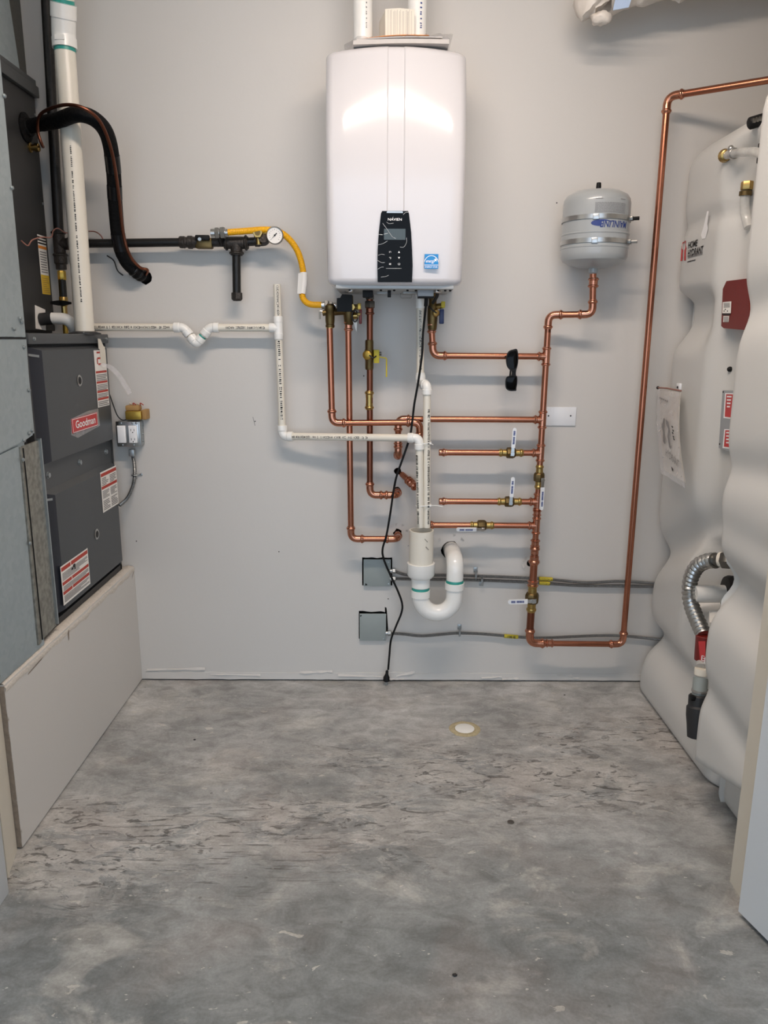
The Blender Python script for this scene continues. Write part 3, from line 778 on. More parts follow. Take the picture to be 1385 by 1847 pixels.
# supply plenum above the coil
pn = thing('supply_plenum', 'galvanised supply plenum above the coil cabinet', 'duct')
MB().m('galv').prism([(-.69, CZ1+.002), (-.06, CZ1+.002), (-.06, 2.72), (-.69, 2.72)], (-1.70, 0, 0), (0, 1, 0), (0, 0, 1), (1.70+XC-.02, 0, 0)).build('plenum_box', None, pn, 0)
mb = MB().m('galv'); mb.prism([(-.69, CZ1+.004), (-.130, CZ1+.004), (-.215, 2.72), (-.69, 2.72)], (XC-.02, 0, 0), (0, 1, 0), (0, 0, 1), (.012, 0, 0)).build('front_sheet', None, pn, 0)
mb = MB().m('steeldark'); mb.prism([(-.130, CZ1+.004), (-.062, CZ1+.004), (-.062, 2.72), (-.215, 2.72)], (XC-.02, 0, 0), (0, 1, 0), (0, 0, 1), (.004, 0, 0)).build('corner_sheet', None, pn, 0)

# white vent pipe rising from the furnace
vp = thing('vent_pipe', 'thick white plastic vent pipe rising from the furnace top', 'pipe')
v0 = P(153, 600, .215); v1 = P(117, 88, .215); v0.z = FZ1
axv = (v1-v0).normalized()
pp = MB().m('pvc').cyl(v0, v1+axv*.02, .0315, 28).build('pipe', None, vp)
MB().m('rubber').lathe([(.052, 0), (.052, .004), (.04, .008), (.034, .010)], v0, (0, 0, 1), 28).build('base_gasket', None, vp)
for k in range(5):
    an = k*1.25; screw(vp, v0+V((.045*math.cos(an), .045*math.sin(an), .004)), (0, 0, 1), .003)
v2 = v1+V((.0, 0, .040)); v3 = v2+V((.014, -.022, .068))
mb = MB().m('pvcwhite'); mb.tube([v1, v1+axv*.028], .0375, 28)
mb.tube(fillet([v1+axv*.02, v2, v3], .05), .036, 28); mb.tube([v3-(v3-v2).normalized()*.03, v3+(v3-v2).normalized()*.01], .0385, 28); mb.build('bend', None, vp)
MB().m('pvcwhite').box(v1+V((.0, -.037, .020)), (.03, .004, .014), .001).build('socket_tab', None, vp)
MB().m('pvc').cyl(v3, v3+(v3-v2).normalized()*.4, .0315, 28).build('pipe', None, vp)
MB().m('primer').lathe([(.0322, -.010), (.0324, 0), (.0375, .001), (.036, .003)], v1, axv, 28, False).build('primer_ring', None, vp)
e3 = (v3-v2).normalized()
MB().m('primer').lathe([(.0322, .020), (.0324, .010), (.0387, .0095), (.0380, .006)], v3, e3, 28, False).build('primer_ring', None, vp)
marks(pp, v0.lerp(v1, .12), v0.lerp(v1, .68), .0315, 90, .005, 'ink', V((.25, -1, 0)), seed=5)

# black gas piping: riser, furnace drop and line to the heater
ga = thing('gas_pipe', 'black steel gas piping running along the wall with a drip leg', 'pipe')
GO = .062
g_top = P(80, -60, GO); gt = P(107, 440, GO); gt2 = P(127, 440, GO)
MB().m('blackpipe').cyl(g_top, gt, .0165, 18).build('riser_pipe', None, ga)
tee(ga, gt, (0, 0, 1), (1, 0, 0), .0165, 'castiron', .045, .045)
gl = P(330, 437, GO)
MB().m('blackpipe').cyl(gt, gl, .0145, 18).build('pipe', None, ga)
mb = MB().m('castiron'); q = P(324, 437, GO)
mb.lathe([(.019, 0), (.0205, .004), (.0205, .018), (.018, .020), (.018, .028), (.022, .030), (.022, .044), (.019, .046), (.019, .062), (.0165, .064)], q, (1, 0, 0), 14); mb.build('union', None, ga)
q = P(356, 437, GO)
mb = MB().m('brassdark').box(q+V((.024, 0, -.004)), (.060, .034, .036), .006); mb.m('castiron').cyl(q+V((-.02, 0, 0)), q+V((.08, 0, 0)), .015, 14)
vv = mb.build('gas_valve', None, ga); MB().m('blackmatte').box(q+V((.024, -.026, .012)), (.05, .012, .018), .004).build('lever', None, vv)
MB().m('zinc').cyl(q+V((.016, -.017, .006)), q+V((.016, -.036, .006)), .006, 10).build('stem', None, vv)
td = P(426, 438, GO)
MB().m('castiron').cyl(q+V((.05, 0, 0)), td, .0145, 14).build('nipple', None, ga)
tee(ga, td, (1, 0, 0), (0, 0, -1), .0175, 'castiron', .042, .042)
dl = P(427, 530, GO)
MB().m('blackpipe').cyl(td, dl, .0145, 18).build('drip_leg', None, ga)
MB().m('castiron').lathe([(.019, 0), (.0195, .004), (.0195, .022), (.014, .028), (.004, .029)], dl+V((0, 0, .004)), (0, 0, -1), 8).build('drip_cap', None, ga)
te = P(478, 434, GO)
MB().m('blackpipe').cyl(td, te, .0145, 18).build('nipple', None, ga)
mb = MB().m('castiron'); mb.tube(fillet([te+V((-.03, 0, 0)), te, te+V((0, -.035, .008))], .018), .019, 16); mb.cyl(te+V((-.035, 0, 0)), te+V((-.018, 0, 0)), .021, 16); mb.build('elbow', None, ga)
# pressure gauge with its brass tee
bt = P(466, 422, .088)
mb = MB().m('brass'); mb.cyl(bt+V((-.014, 0, .004)), bt+V((.045, 0, .004)), .010, 12); mb.hexnut(bt+V((.0, .004, .002)), (0, -1, 0), .018, .022); mb.cyl(bt, bt+V((0, 0, -.035)), .009, 12)
mb.m('brassdark').cyl(bt+V((0, -.017, .002)), bt+V((0, -.0185, .002)), .010, 14)
gb = mb.build('gauge_tee', None, ga)
gc = P(495.5, 424.5, .108)
gg = MB().m('steel').lathe([(.024, .024), (.0285, .020), (.0295, .004), (.0295, 0), (.0265, -.003), (.0255, 0.001)], gc, (0, 1, 0), 32).build('pressure_gauge', None, ga)
MB().m('paper').lathe([(.0258, 0), (.0257, .001), (.001, .001)], gc+V((0, .0015, 0)), (0, -1, 0), 32).build('dial', None, gg)
mb = MB().m('ink')
for k in range(13):
    an = R(225-22.5*k); dd = V((math.cos(an), 0, math.sin(an))); s = V((-dd.z, 0, dd.x)); a, b = gc+dd*.017+V((0, -.0003, 0)), gc+dd*(.021 if k % 3 == 0 else .019)+V((0, -.0003, 0))
    mb.poly([a-s*.0005, b-s*.0005, b+s*.0005, a+s*.0005])
mb.build('scale', None, gg, 0)
dd = V((math.cos(R(225)), 0, math.sin(R(225)))); s = V((-dd.z, 0, dd.x)); yy = V((0, -.0012, 0))
mb = MB().m('blackmatte'); mb.poly([gc+yy-s*.0018-dd*.010, gc+yy+s*.0018-dd*.010, gc+yy+dd*.019]); mb.cyl(gc, gc+V((0, -.002, 0)), .003, 12); mb.build('needle', None, gg, 0)
# furnace drop
f0 = gt+V((0, 0, -.045)); fb = V((gt.x+.0, gt.y-.01, FZ1+.003))
def along(t): return f0.lerp(fb, t)
mb = MB().m('castiron'); mb.lathe([(.020, 0), (.022, .004), (.022, .03), (.018, .034), (.018, .05)], f0+V((0, 0, .01)), (0, 0, -1), 12); mb.build('coupling', None, ga)
mb = MB().m('gold'); mb.lathe([(.013, 0), (.015, .004), (.015, .03), (.012, .034)], along(.17), (0, 0, -1), 8); mb.build('brass_adapter', None, ga)
MB().m('blackpipe').cyl(along(.28), along(.55), .013, 14).build('nipple', None, ga)
mb = MB().m('brass'); mb.lathe([(.011, 0), (.015, .006), (.015, .03), (.010, .036), (.010, .06), (.014, .064), (.014, .085), (.008, .09)], along(.50), (0, 0, -1), 10)
sv = mb.build('shutoff_valve', None, ga); hq = along(.60)
mb = MB().m('blackmatte'); mb.prism([(-.036, -.004), (-.010, -.008), (.010, -.008), (.036, -.003), (.036, .004), (.010, .009), (-.010, .009), (-.036, .006)], hq+V((0, -.02, 0)), (1, 0, 0), (0, 0, 1), (0, -.006, 0)); mb.cyl(hq, hq+V((0, -.026, 0)), .006, 10); mb.build('handle', None, sv)
MB().m('gold').cyl(along(.8), fb, .009, 12).build('flex_connector', None, ga)

# coil drain: black stub and white elbow on top of the furnace
cdn = thing('coil_drain', 'short white plastic drain elbow below the coil cabinet', 'pipe')
q = PX(72, 576, XC); q.x = XC+.002; q1 = P(95, 574, -q.y); q2 = P(124, 575, -q.y); q3 = V((q2.x+.01, q2.y+.03, FZ1+.008))
MB().m('rubber').cyl(q, q1, .021, 18).build('stub', None, cdn)
MB().m('pvcwhite').tube(fillet([q1-V((.004, 0, 0)), q2, q3], .035), .0195, 18).build('elbow', None, cdn)

# refrigerant lines
sl = thing('suction_line', 'black foam insulated refrigerant line arching from the coil into the wall', 'pipe')
sp = spline([V((XC+.002, -.150, 2.020)), P(75, 223, .18), P(105, 217, .24), P(140, 206, .295), P(172, 216, .285), P(194, 245, .24), P(204, 300, .19), P(208, 370, .14), P(214, 430, .10), P(226, 470, .075), P(246, 490, .045), P(262, 500, -.02)], 6)
MB().m('foam').tube(sp, [.0235 if 5 < i < len(sp)-14 else .0215 for i in range(len(sp))], 16).build('insulation', None, sl, 60)
for i0, i1 in ((34, 37), (39, 41), (47, 51)):
    MB().m('tapeblack').tube(sp[i0:i1+1], .0245, 16, False).build('tape_wrap', None, sl, 60)
for i0 in (58, 60, 62):
    MB().m('tapeblack').tube([sp[i0]+(sp[i0+1]-sp[i0])*t for t in (0, .3, .7, 1)], [.022, .025, .025, .022], 16, False).build('tape_wrap', None, sl, 60)
ll = spline([q_ for q_ in (PX(62, 264, XC)+V((.03, 0, 0)), P(76, 262, 0.187), P(68, 235, 0.202), P(72, 208, 0.242), P(95, 194, 0.292), P(125, 189, 0.347), P(155, 197, 0.347), P(182, 222, 0.307), P(202, 275, 0.247), P(214, 350, 0.192), P(222, 420, 0.147), P(234, 460, 0.122), P(252, 482, .07), P(266, 487, .05), P(262, 497, .02), P(262, 499, -.02))], 6)
tag(MB().m('copperdark').tube(ll, .0052, 10).build('liquid_line', None, None, 60), 'thin bare copper line looping over the black insulated line', 'pipe')
for lab, pts in (('thin brown control wire draped over the coil cabinet label and gas riser', [(38, 434, .36), (50, 443, .34), (58, 433, .30), (75, 428, .24), (92, 428, .18), (96, 416, .12), (105, 412, .095), (118, 420, .09), (132, 417, .07)]),
                 ('thin brown control wire curling onto the gas line from behind the vent', [(160, 417, .03), (172, 418, .035), (181, 424, .05), (186, 432, .058), (187, 434, .052)]),
                 ('thin brown control wire leaving the furnace for the outlet box', [(198, 712, .06), (204, 730, .05), (212, 750, .04), (222, 758, .03), (232, 754, .025)]),
                 ('thin grey wire curving down behind the insulated line', [(193, 461, .01), (205, 470, .012), (212, 488, .012), (222, 497, .006)])):
    tag(MB().m('rubber' if 'outlet box' in lab or 'grey' in lab else 'brownwire').tube(spline([P(*q_) for q_ in pts], 5), .0022, 8).build('control_wire', None, None, 60), lab, 'wire')

# outlet box, transformer and flexible conduit on the wall behind the furnace
ob = thing('outlet_box', 'galvanised box with a switch and an outlet beside the furnace', 'outlet')
a, b = P(208, 760, .052), P(252, 806, .052)
cx_, cz_ = (a.x+b.x)/2, (a.z+b.z)/2; W_, H_ = b.x-a.x, a.z-b.z
MB().m('zinc').bb((a.x+.002, -.046, b.z+.002), (b.x+.004, 0, a.z), .004).build('box_body', None, ob)
MB().m('steel').box((cx_, -.050, cz_), (W_, .006, H_), .003).build('cover_plate', None, ob)
for sx_, nm in ((-.25, 'switch'), (.25, 'receptacle')):
    x = cx_+W_*sx_; o_ = MB().m('white').box((x, -.055, cz_), (W_*.36, .006, H_*.68), .0015).build(nm, None, ob)
    if nm == 'receptacle':
        mb = MB().m('ink')
        for dz in (-.018, .016):
            for dx, w_ in ((-.006, .0018), (.006, .0018)): mb.rect((x+dx, -.0583, cz_+dz), (1, 0, 0), (0, 0, 1), -w_/2, -.004, w_/2, .004)
            mb.lathe([(.0022, 0), (.002, .0003)], (x, -.058, cz_+dz-.009), (0, -1, 0), 8)
        mb.build('slots', None, o_, 0)
    else: MB().m('white').box((x, -.0585, cz_), (W_*.30, .003, H_*.58), .001, Matrix.Rotation(R(3), 3, 'X')).build('rocker', None, o_)
for sx_ in (-.25, .25):
    for sz in (-.43, .43): screw(ob, (cx_+W_*sx_, -.053, cz_+H_*sz), (0, -1, 0), .0028)
screw(ob, (b.x-.006, -.053, a.z-.006), (0, -1, 0), .004)
for k in range(3): screw(ob, (b.x+.004, -.02, b.z+.02+.025*k), (1, 0, 0), .004)
tr = thing('transformer', 'small brass-coloured transformer on top of the outlet box', 'transformer')
ta, tb_ = P(226, 740, .05), P(256, 756, .05)
MB().m('gold').box(((ta.x+tb_.x)/2, -.035, (ta.z+tb_.z)/2-.002), (tb_.x-ta.x, .045, ta.z-tb_.z), .004).build('core_frame', None, tr)
mb = MB().m('kraft'); mb.box(((ta.x+tb_.x)/2-.004, -.033, ta.z+.008), ((tb_.x-ta.x)*.85, .040, .020), .005); mb.build('winding', None, tr)
MB().m('kraft').bb((tb_.x+.001, -.05, tb_.z-.002), (tb_.x+.016, -.004, ta.z+.002), .002).build('mounting_plate', None, tr)
for k in range(4):
    x = ta.x+.012+.013*k; MB().m('redprint' if k % 2 else 'paperwarm').tube(spline([V((x, -.035, ta.z+.016)), V((x+.004, -.045, ta.z+.026)), V((x+.010, -.03, ta.z+.018))], 4), .0018, 6).build('lead_wire', None, tr)
fc = thing('flexible_conduit', 'flexible metal conduit curving from the outlet box to the furnace', 'conduit')
def armored(parent, pts, r, m='conduit', pitch=.005, name='armored_jacket'):
    q = resample(spline(pts, 10), pitch/2)
    return MB().m(m).tube(q, [r if i % 2 else r*.72 for i in range(len(q))], 10).build(name, None, parent, 20)
c0 = P(238, 812, .03)
MB().m('zinc').bb(c0+V((-.010, -.012, -.022)), c0+V((.010, .010, .004)), .002).build('connector', None, fc)
armored(fc, [c0+V((0, 0, -.01)), P(242, 835, .024), P(243, 855, .02), P(240, 875, .025), P(230, 898, .05), P(215, 912, .085)], .0075)
q = P(243, 857, .02)
mb = MB().m('zinc'); mb.tube([q+V((-.010, .018, 0)), q+V((-.009, -.006, 0)), q+V((0, -.010, 0)), q+V((.009, -.004, 0)), q+V((.010, .017, 0)), q+V((.024, .018, 0))], .0028, 8); mb.build('strap', None, fc)
screw(fc, q+V((.020, .017, .0)), (0, -1, 0), .004)

# ================================================================== water heater
he = thing('water_heater', 'white wall-hung tankless water heater with a black control panel', 'water heater')
hx = 0.0375; HW = .2165; HD = .352; hz0, hz1 = 1.518, 2.215
def front_y(x):                                         # face of the cover, relative x
    t = x/HW; y = -HD+.010*t*t
    e = abs(x)
    if e < .0275: y += .0035*min(1, (.0275-e)/.004)
    return y
mb = MB().m('heater'); xs = []
rc = .030
half = []
for k in range(9):
    an = math.pi/2*k/8; half.append((HW-rc+rc*math.cos(an), None, an))
sec = [(-HW, 0.0), (-HW, -.15), (-HW, -HD+.010+rc)]
for k in range(1, 9):
    an = math.pi/2*k/8; sec.append((-(HW-rc)-rc*math.cos(an), -HD+.010+rc-rc*math.sin(an)))
for x in [-.17, -.15, -.12, -.09, -.06, -.04, -.0285, -.0275, -.0235, -.012, 0, .012, .0235, .0275, .0285, .04, .06, .09, .12, .15, .17]: sec.append((x, front_y(x)))
for k in range(7, -1, -1):
    an = math.pi/2*k/8; sec.append(((HW-rc)+rc*math.cos(an), -HD+.010+rc-rc*math.sin(an)))
sec += [(HW, -.15), (HW, 0)]
sec = [(x, min(y, front_y(0)*0)) if False else (x, y) for x, y in sec]
rows = []; re_ = .022
lv = []
for k in range(7):
    an = math.pi/2*k/6; lv.append((hz0+re_-re_*math.cos(an)*1.0 if False else hz0+re_*(1-math.sin(an)), re_*(1-math.cos(an))))
lv = [(hz0+re_*(1-math.sin(math.pi/2*(1-k/6))), re_*(1-math.cos(math.pi/2*(1-k/6)))) for k in range(7)]
mid = [(hz0+re_+(hz1-hz0-2*re_)*k/14, 0) for k in range(1, 14)]
top = [(hz0+hz1-z, i) for z, i in lv[::-1]]
for z, ins in lv+mid+top:
    t = (z-(hz0+hz1)/2)/((hz1-hz0)/2); bow = (.036 if t > 0 else .008)*t*t
    ring = []
    for x, y in sec:
        sx_ = x*(HW-ins)/HW; sy = y if y > -.01 else y+(ins+bow*(1+1.3*(x/HW)**2))*min(1, (-y)/HD)
        if abs(x) < .03 and abs(x) > .02: sx_ = sx_*(1+.30*(max(0, (1.80-z))/.28)**1.5*.5 if z < 1.80 else 1)
        ring.append(mb.bm.verts.new((hx+sx_, sy, z)))
    rows.append(ring)
for i in range(len(rows)-1):
    for k in range(len(sec)-1): mb.face([rows[i][k], rows[i][k+1], rows[i+1][k+1], rows[i+1][k]])
mb.face(rows[0][::-1]); mb.face(rows[-1])
cover = mb.build('cover', None, he, 24)
MB().m('heaterbase').bb((hx-.190, -.315, hz0-.010), (hx+.190, -.004, hz0+.004), .003).build('base_plate', None, he)
MB().m('heaterbase').bb((hx-.12, -.030, hz1-.01), (hx+.12, -.003, hz1+.03), .002).build('wall_bracket', None, he)
# control panel
cp = []
pxl = [(687, 386), (683, 420), (681, 450), (680.5, 480), (681, 509), (743, 509), (744, 480), (743, 450), (741.5, 420), (737.5, 386), (736, 381), (689, 381)]
pts = [P(x, y, HD) for x, y in pxl]
mb = MB().m('blackgloss'); mb.prism([(p.x, p.z) for p in pts], (0, -HD+.012, 0), (1, 0, 0), (0, 0, 1), (0, -.017, 0))
pa = mb.build('control_panel', None, he, 20); fy = -HD-.0052
tz = P(712, 384, HD); MB().m('steel').prism([(-.0255, -.0012), (.0255, -.0012), (.024, .004), (-.024, .004)], (P(712, 382, HD).x, fy-.0002, tz.z), (1, 0, 0), (0, 0, 1), (0, -.0012, 0)).build('chrome_rim', None, pa)
p0, p1 = P(692.5, 413, HD), P(731, 433, HD)
MB().m('lcd').bb((p0.x, fy-.0010, p1.z), (p1.x, fy+.001, p0.z)).build('display', None, pa, 0)
mb = MB(); put_text(mb, 'NAVIEN', V((P(712, 396.5, HD).x, fy, P(712, 396.5, HD).z)), (1, 0, 0), (0, 0, 1), .0105, 'white', width=.043, bold=.00008)
c_ = P(707.5, 394, HD); mb.poly([V((c_.x-.0006, fy-.0006, c_.z-.004)), V((c_.x+.0008, fy-.0006, c_.z-.004)), V((c_.x+.003, fy-.0006, c_.z+.006))])
mb.build('lettering', None, pa, 0)
mb = MB().m('white'); s = .0032
def at2(x, y): q = P(x, y, HD); return V((q.x, fy-.0006, q.z))
for (x, y, k) in ((719.5, 455, 'u'), (719.5, 465.5, 'd'), (719.5, 476.5, 'o'), (703.5, 455, 'm'), (703.5, 465.5, 'r'), (703.5, 476.5, 's')):
    q = at2(x, y); X_, Z_ = V((1, 0, 0)), V((0, 0, 1))
    if k == 'u': mb.poly([q-X_*s-Z_*s*.8, q+X_*s-Z_*s*.8, q+Z_*s])
    elif k == 'd': mb.poly([q+X_*s+Z_*s*.8, q-X_*s+Z_*s*.8, q-Z_*s])
    elif k == 'o':
        for i in range(12):
            a, b = R(110+27*i), R(110+27*(i+1)); mb.poly([q+(X_*math.cos(t)+Z_*math.sin(t))*rr for t, rr in ((a, s*.75), (a, s*1.05), (b, s*1.05), (b, s*.75))])
    elif k == 'm':
        for dx in (-.7, .7): mb.rect(q, X_, Z_, s*dx-.0004, -s*.7, s*dx+.0004, s*.7)
        mb.rect(q, X_, Z_, -s*.7, s*.5, s*.7, s*.75)
    elif k == 'r':
        mb.rect(q, X_, Z_, -s, s*.4, s*.8, s*.65); mb.rect(q, X_, Z_, s*.6, -s*.8, s*.85, s*.6); mb.rect(q, X_, Z_, -s*.2, -s*.9, s*.8, -s*.65)
    else:
        mb.rect(q, X_, Z_, -s, -s*.7, s, -s*.4); mb.rect(q, X_, Z_, -s, -s*.15, s, s*.15); mb.rect(q, X_, Z_, -s, s*.4, s, s*.7)
mb.build('buttons', None, pa, 0, recalc=False)
for k, pl_ in enumerate(([(690, 403), (698, 414), (707, 427), (714, 431)], [(682, 442), (690, 440), (699, 435)], [(682, 423.5), (691, 424)], [(733, 429), (733, 438), (728, 446), (721, 446)],
                         [(682, 461), (688, 459), (694, 460)], [(681, 470), (688, 474), (694, 474)], [(681, 486), (687, 482.5), (692, 482)], [(696, 484.5), (724, 484.5)], [(687, 500), (696, 499), (701, 496.5)],
                         [(727, 388), (731, 384), (737, 383.5)], [(697, 401), (702, 404), (710, 403)], [(692, 423), (700, 421)])):
    MB().m('film').tube(spline([at2(*q)+V((0, -.0002, 0)) for q in pl_], 4), [.00045]*1+[.00065]*(4*(len(pl_)-1)-1)+[.0004], 6).build('film_crease', None, pa, 60)
# energy label
a, b = P(765.5, 458.5, HD-.004), P(790, 485, HD-.004); yl = front_y(.09)+.0005*0+.0004
o_ = V((a.x, yl-.003, b.z)); u, v = V((b.x-a.x, 0, 0)), V((0, 0, a.z-b.z)); mb = MB()
mb.m('estarblue').prism([(0, 0), (1, 0), (1, 1), (0, 1)], o_, u, v, (0, -.0006, 0)); o2 = o_+V((0, -.0008, 0))
mb.m('white').rect(o2, u, v, 0, .235, 1, .27)
for i in range(18):
    t0, t1 = R(12+156*i/18), R(12+156*(i+1)/18); c_ = o2+u*.5+v*.36
    mb.poly([c_+u*math.cos(t)*rr*.50+v*math.sin(t)*rr*.52 for t, rr in ((t0, .98), (t0, 1.06), (t1, 1.06), (t1, .98))])
sc_ = o2+u*.80+v*.60
star = []
for i in range(10):
    t = R(90+36*i); rr = .15 if i % 2 == 0 else .06; star.append(sc_+u*rr*math.cos(t)+v*rr*math.sin(t))
mb.poly(star)
put_text(mb, 'energy', o2+u*.40+v*.52, (1, 0, 0), (0, 0, 1), .014, 'white', width=(b.x-a.x)*.66, shear=.35, lift=.0001, bold=.0001)
put_text(mb, 'ENERGY STAR', o2+u*.5+v*.115, (1, 0, 0), (0, 0, 1), .007, 'white', width=(b.x-a.x)*.9, lift=.0001, bold=.00005)
tag(mb.build('energy_label', None, he, 0, recalc=False), 'blue square efficiency label with white star')
# underside hardware
def under(px, py, dx, dy, dz, m, name, off=.25):
    q = P(px, py, off); return MB().m(m).box((q.x, -off, hz0-.010-dz/2), (dx, dy, dz), .001).build(name, None, he)
under(663.5, 520, .034, .05, .022, 'blackmatte', 'drain_plug', .22)
under(702, 522, .011, .02, .022, 'blackmatte', 'rubber_plug', .24)
under(693, 522, .05, .06, .008, 'heaterbase', 'knockout', .15); under(740, 522, .05, .06, .006, 'heaterbase', 'knockout', .15)
for x, y in ((631, 518), (687, 518), (711, 517), (735, 518), (750, 521), (790, 518), (803, 517), (812, 518)):
    q = P(x, y, .28); MB().m('blackmatte').lathe([(.004, 0), (.004, .004), (.002, .005)], (q.x, -.28, hz0-.010), (0, 0, -1), 8).build('grommet', None, he)
for x in (632, 789):
    q = P(x, 518, .27); MB().m('steel').lathe([(.012, 0), (.012, .006), (.006, .010)], (q.x, -.27, hz0-.010), (0, 0, -1), 12).build('mount_nut', None, he)
q0, q1 = P(722, 533, .12), P(743, 533, .12)
MB().m('steel').tube(fillet([V((q0.x, -.12, hz0-.012)), V((q0.x, -.12, hz0-.028)), V((q1.x, -.12, hz0-.028)), V((q1.x, -.12, hz0-.012))], .008), .0016, 8).build('wire_bail', None, he)
a, b = P(753.5, 515, .26), P(782, 534.5, .26)
MB().m('paper').bb((a.x, -.26, b.z), (b.x, -.20, hz0-.009), .002).build('power_box', 'signgrey', he)
MB().m('blackmatte').bb((a.x+.002, -.258, b.z-.005), (b.x+.002, -.205, b.z+.001), .001).build('power_box_base', None, he)
# vents and paperwork on top
for x0, lab, ink in ((654.5, 'white plastic vent pipe above the heater, behind the plastic bag', 'inkgrey'), (752, 'white plastic vent pipe with blue print behind the folded leaflet', 'inkblue')):
    q = P(x0, 20, .17); t_ = thing('heater_vent', lab, 'pipe', 'vents above the water heater')
    z_ = V((q.x, -.17, hz1-.004)); p_ = MB().m('pvcwhite').cyl(z_, V((q.x, -.17, 2.74)), .0305, 28).build('pipe', None, t_)
    MB().m('rubber').lathe([(.040, 0), (.040, .006), (.033, .010)], z_+V((0, 0, .002)), (0, 0, 1), 28).build('collar', None, t_)
    e_ = q.x-CAM.x; marks(p_, V((q.x, -.17, 2.30)), V((q.x, -.17, 2.46)), .0305, 26, .007 if ink == 'inkblue' else .004, ink, V((.40, -1, 0)), seed=3)
bgt = thing('document_bag', 'clear plastic bag of manuals lying on the heater', 'documents')
zt = hz1+.001
def leafbox(x0, x1, y0, y1, z0, th, tilt, m, name, parent, sag=0.0):
    mb = MB().m(m); n = 14; prev = None
    for k in range(n+1):
        t = k/n; x = x0+(x1-x0)*t; z = z0+tilt*t+sag*math.sin(math.pi*t)
        cur = [mb.bm.verts.new(q_) for q_ in ((x, y0, z), (x, y1, z), (x, y1, z+th), (x, y0, z+th))]
        if prev:
            for i in range(4): mb.face([prev[i], cur[i], cur[(i+1) % 4], prev[(i+1) % 4]])
        else: mb.face(cur)
        prev = cur
    mb.face(prev[::-1]); return mb.build(name, None, parent, 20)
xa, xb = P(637, 60, .30).x, P(810, 60, .30).x
leafbox(xa, xb, -.305, -.06, zt, .012, .004, 'manualgrey', 'manual', bgt, .003)
leafbox(xa+.01, xb-.02, -.300, -.07, zt+.0135, .004, .008, 'manualgrey', 'manual', bgt, .004)
leafbox(xa+.03, xb-.06, -.296, -.08, zt+.019, .0016, .010, 'orangelabel', 'leaflet', bgt, .005)
mb = MB().m('clearfilm'); n = 40; m_ = 10; g = []
for i in range(n+1):
    t = i/n; row = []
    for k in range(m_+1):
        s_ = k/m_; x = xa-.028+(xb-xa+.040)*t; y = -.312+.25*s_
        z = zt+.022+.012*t+.005*noise.noise(V((x*60, y*30, 3)))+.003*noise.noise(V((x*140, y*60, 1)))
        if t < .12: z -= .018*(1-t/.12)
        if s_ == 0: z -= .006
        row.append(mb.bm.verts.new((x, y, z)))
    g.append(row)
for i in range(n):
    for k in range(m_): mb.face([g[i][k], g[i+1][k], g[i+1][k+1], g[i][k+1]])
mb.build('plastic_sleeve', None, bgt, 60)
lf = thing('folded_leaflet', 'white folded instruction leaflet standing on the plastic bag', 'leaflet')
a, b = P(695, 42, .24), P(748, 12, .24); zb_ = zt+.030
mb = MB().m('paperwarm').prism([(a.x, 0), (b.x, .002), (b.x-.001, b.z-zb_-.004), ((a.x+b.x)/2, b.z-zb_), (a.x-.001, b.z-zb_-.003)], (0, -.240, zb_), (1, 0, 0), V((0, .12, 1)), (0, -.0012, 0)); mb.build('front_page', None, lf, 0)
mb = MB().m('paperwarm'); mb.prism([(0, 0), (.09, 0), (.09, b.z-zb_-.008), (0, b.z-zb_-.004)], (a.x, -.2395, zb_), V((-.22, .97, 0)), V((0, .12, 1)), (.001, 0, 0)); mb.build('back_page', None, lf, 0)
mb = MB().m('inkgrey'); rnd = random.Random(4)
x = a.x+.008
while x < b.x-.008:
    h0 = rnd.uniform(.004, .010); mb.rect((x, -.2416, zb_), (1, 0, 0), V((0, .12, 1)), 0, .004, rnd.choice((.0006, .0006, .0012)), b.z-zb_-h0); x += rnd.choice((.003, .004, .007))
mb.build('print_lines', None, lf, 0, recalc=False)

# ================================================================== copper below the heater
RC = .0112
def union_nut(parent, p, r, h, m='zinc', name='union_nut'):
    return MB().m(m).hexnut(p, (0, 0, 1), r, h).build(name, None, parent)
# A: relief line, brass tee, crossing to the bundle and back into the wall
pa_ = thing('relief_pipe', 'copper relief pipe crossing in front of the two straight copper drops', 'pipe')
OA = .118; aT = P(594, 578, OA); a1 = P(599, 763, OA); a2 = P(757, 762, OA); a3 = P(757, 886, OA-.02)
run(pa_, [aT, a1, a2, a3, V((pA0.x, .03, pA0.z))], RC, 'copper', 'copperfit', RC*2.3, skip=(3,))
mb = MB().m('copperfit'); mb.ball(a3, RC*1.15, 14); mb.build('elbow', None, pa_)
dA = (V((pA0.x, .03, pA0.z))-a3).normalized(); coupling(pa_, a3+dA*.045, dA, RC, .035, 'copperfit'); coupling(pa_, a3+dA*.075, dA, RC, .02, 'copperfit')
# B: hot drop
pb_ = thing('hot_water_pipe', 'long copper pipe dropping to the lowest elbow above the upper grey box', 'pipe')
OB = .090; b0 = P(628, 585, OB); b1 = P(633, 972, OB); b2 = P(718, 972, OB)
run(pb_, [b0, b1, b2, into(b2)], RC, 'copper', 'copperfit', RC*2.3)
coupling(pb_, P(628.5, 588, OB), (0, 0, 1), RC, .036, 'copperfit')
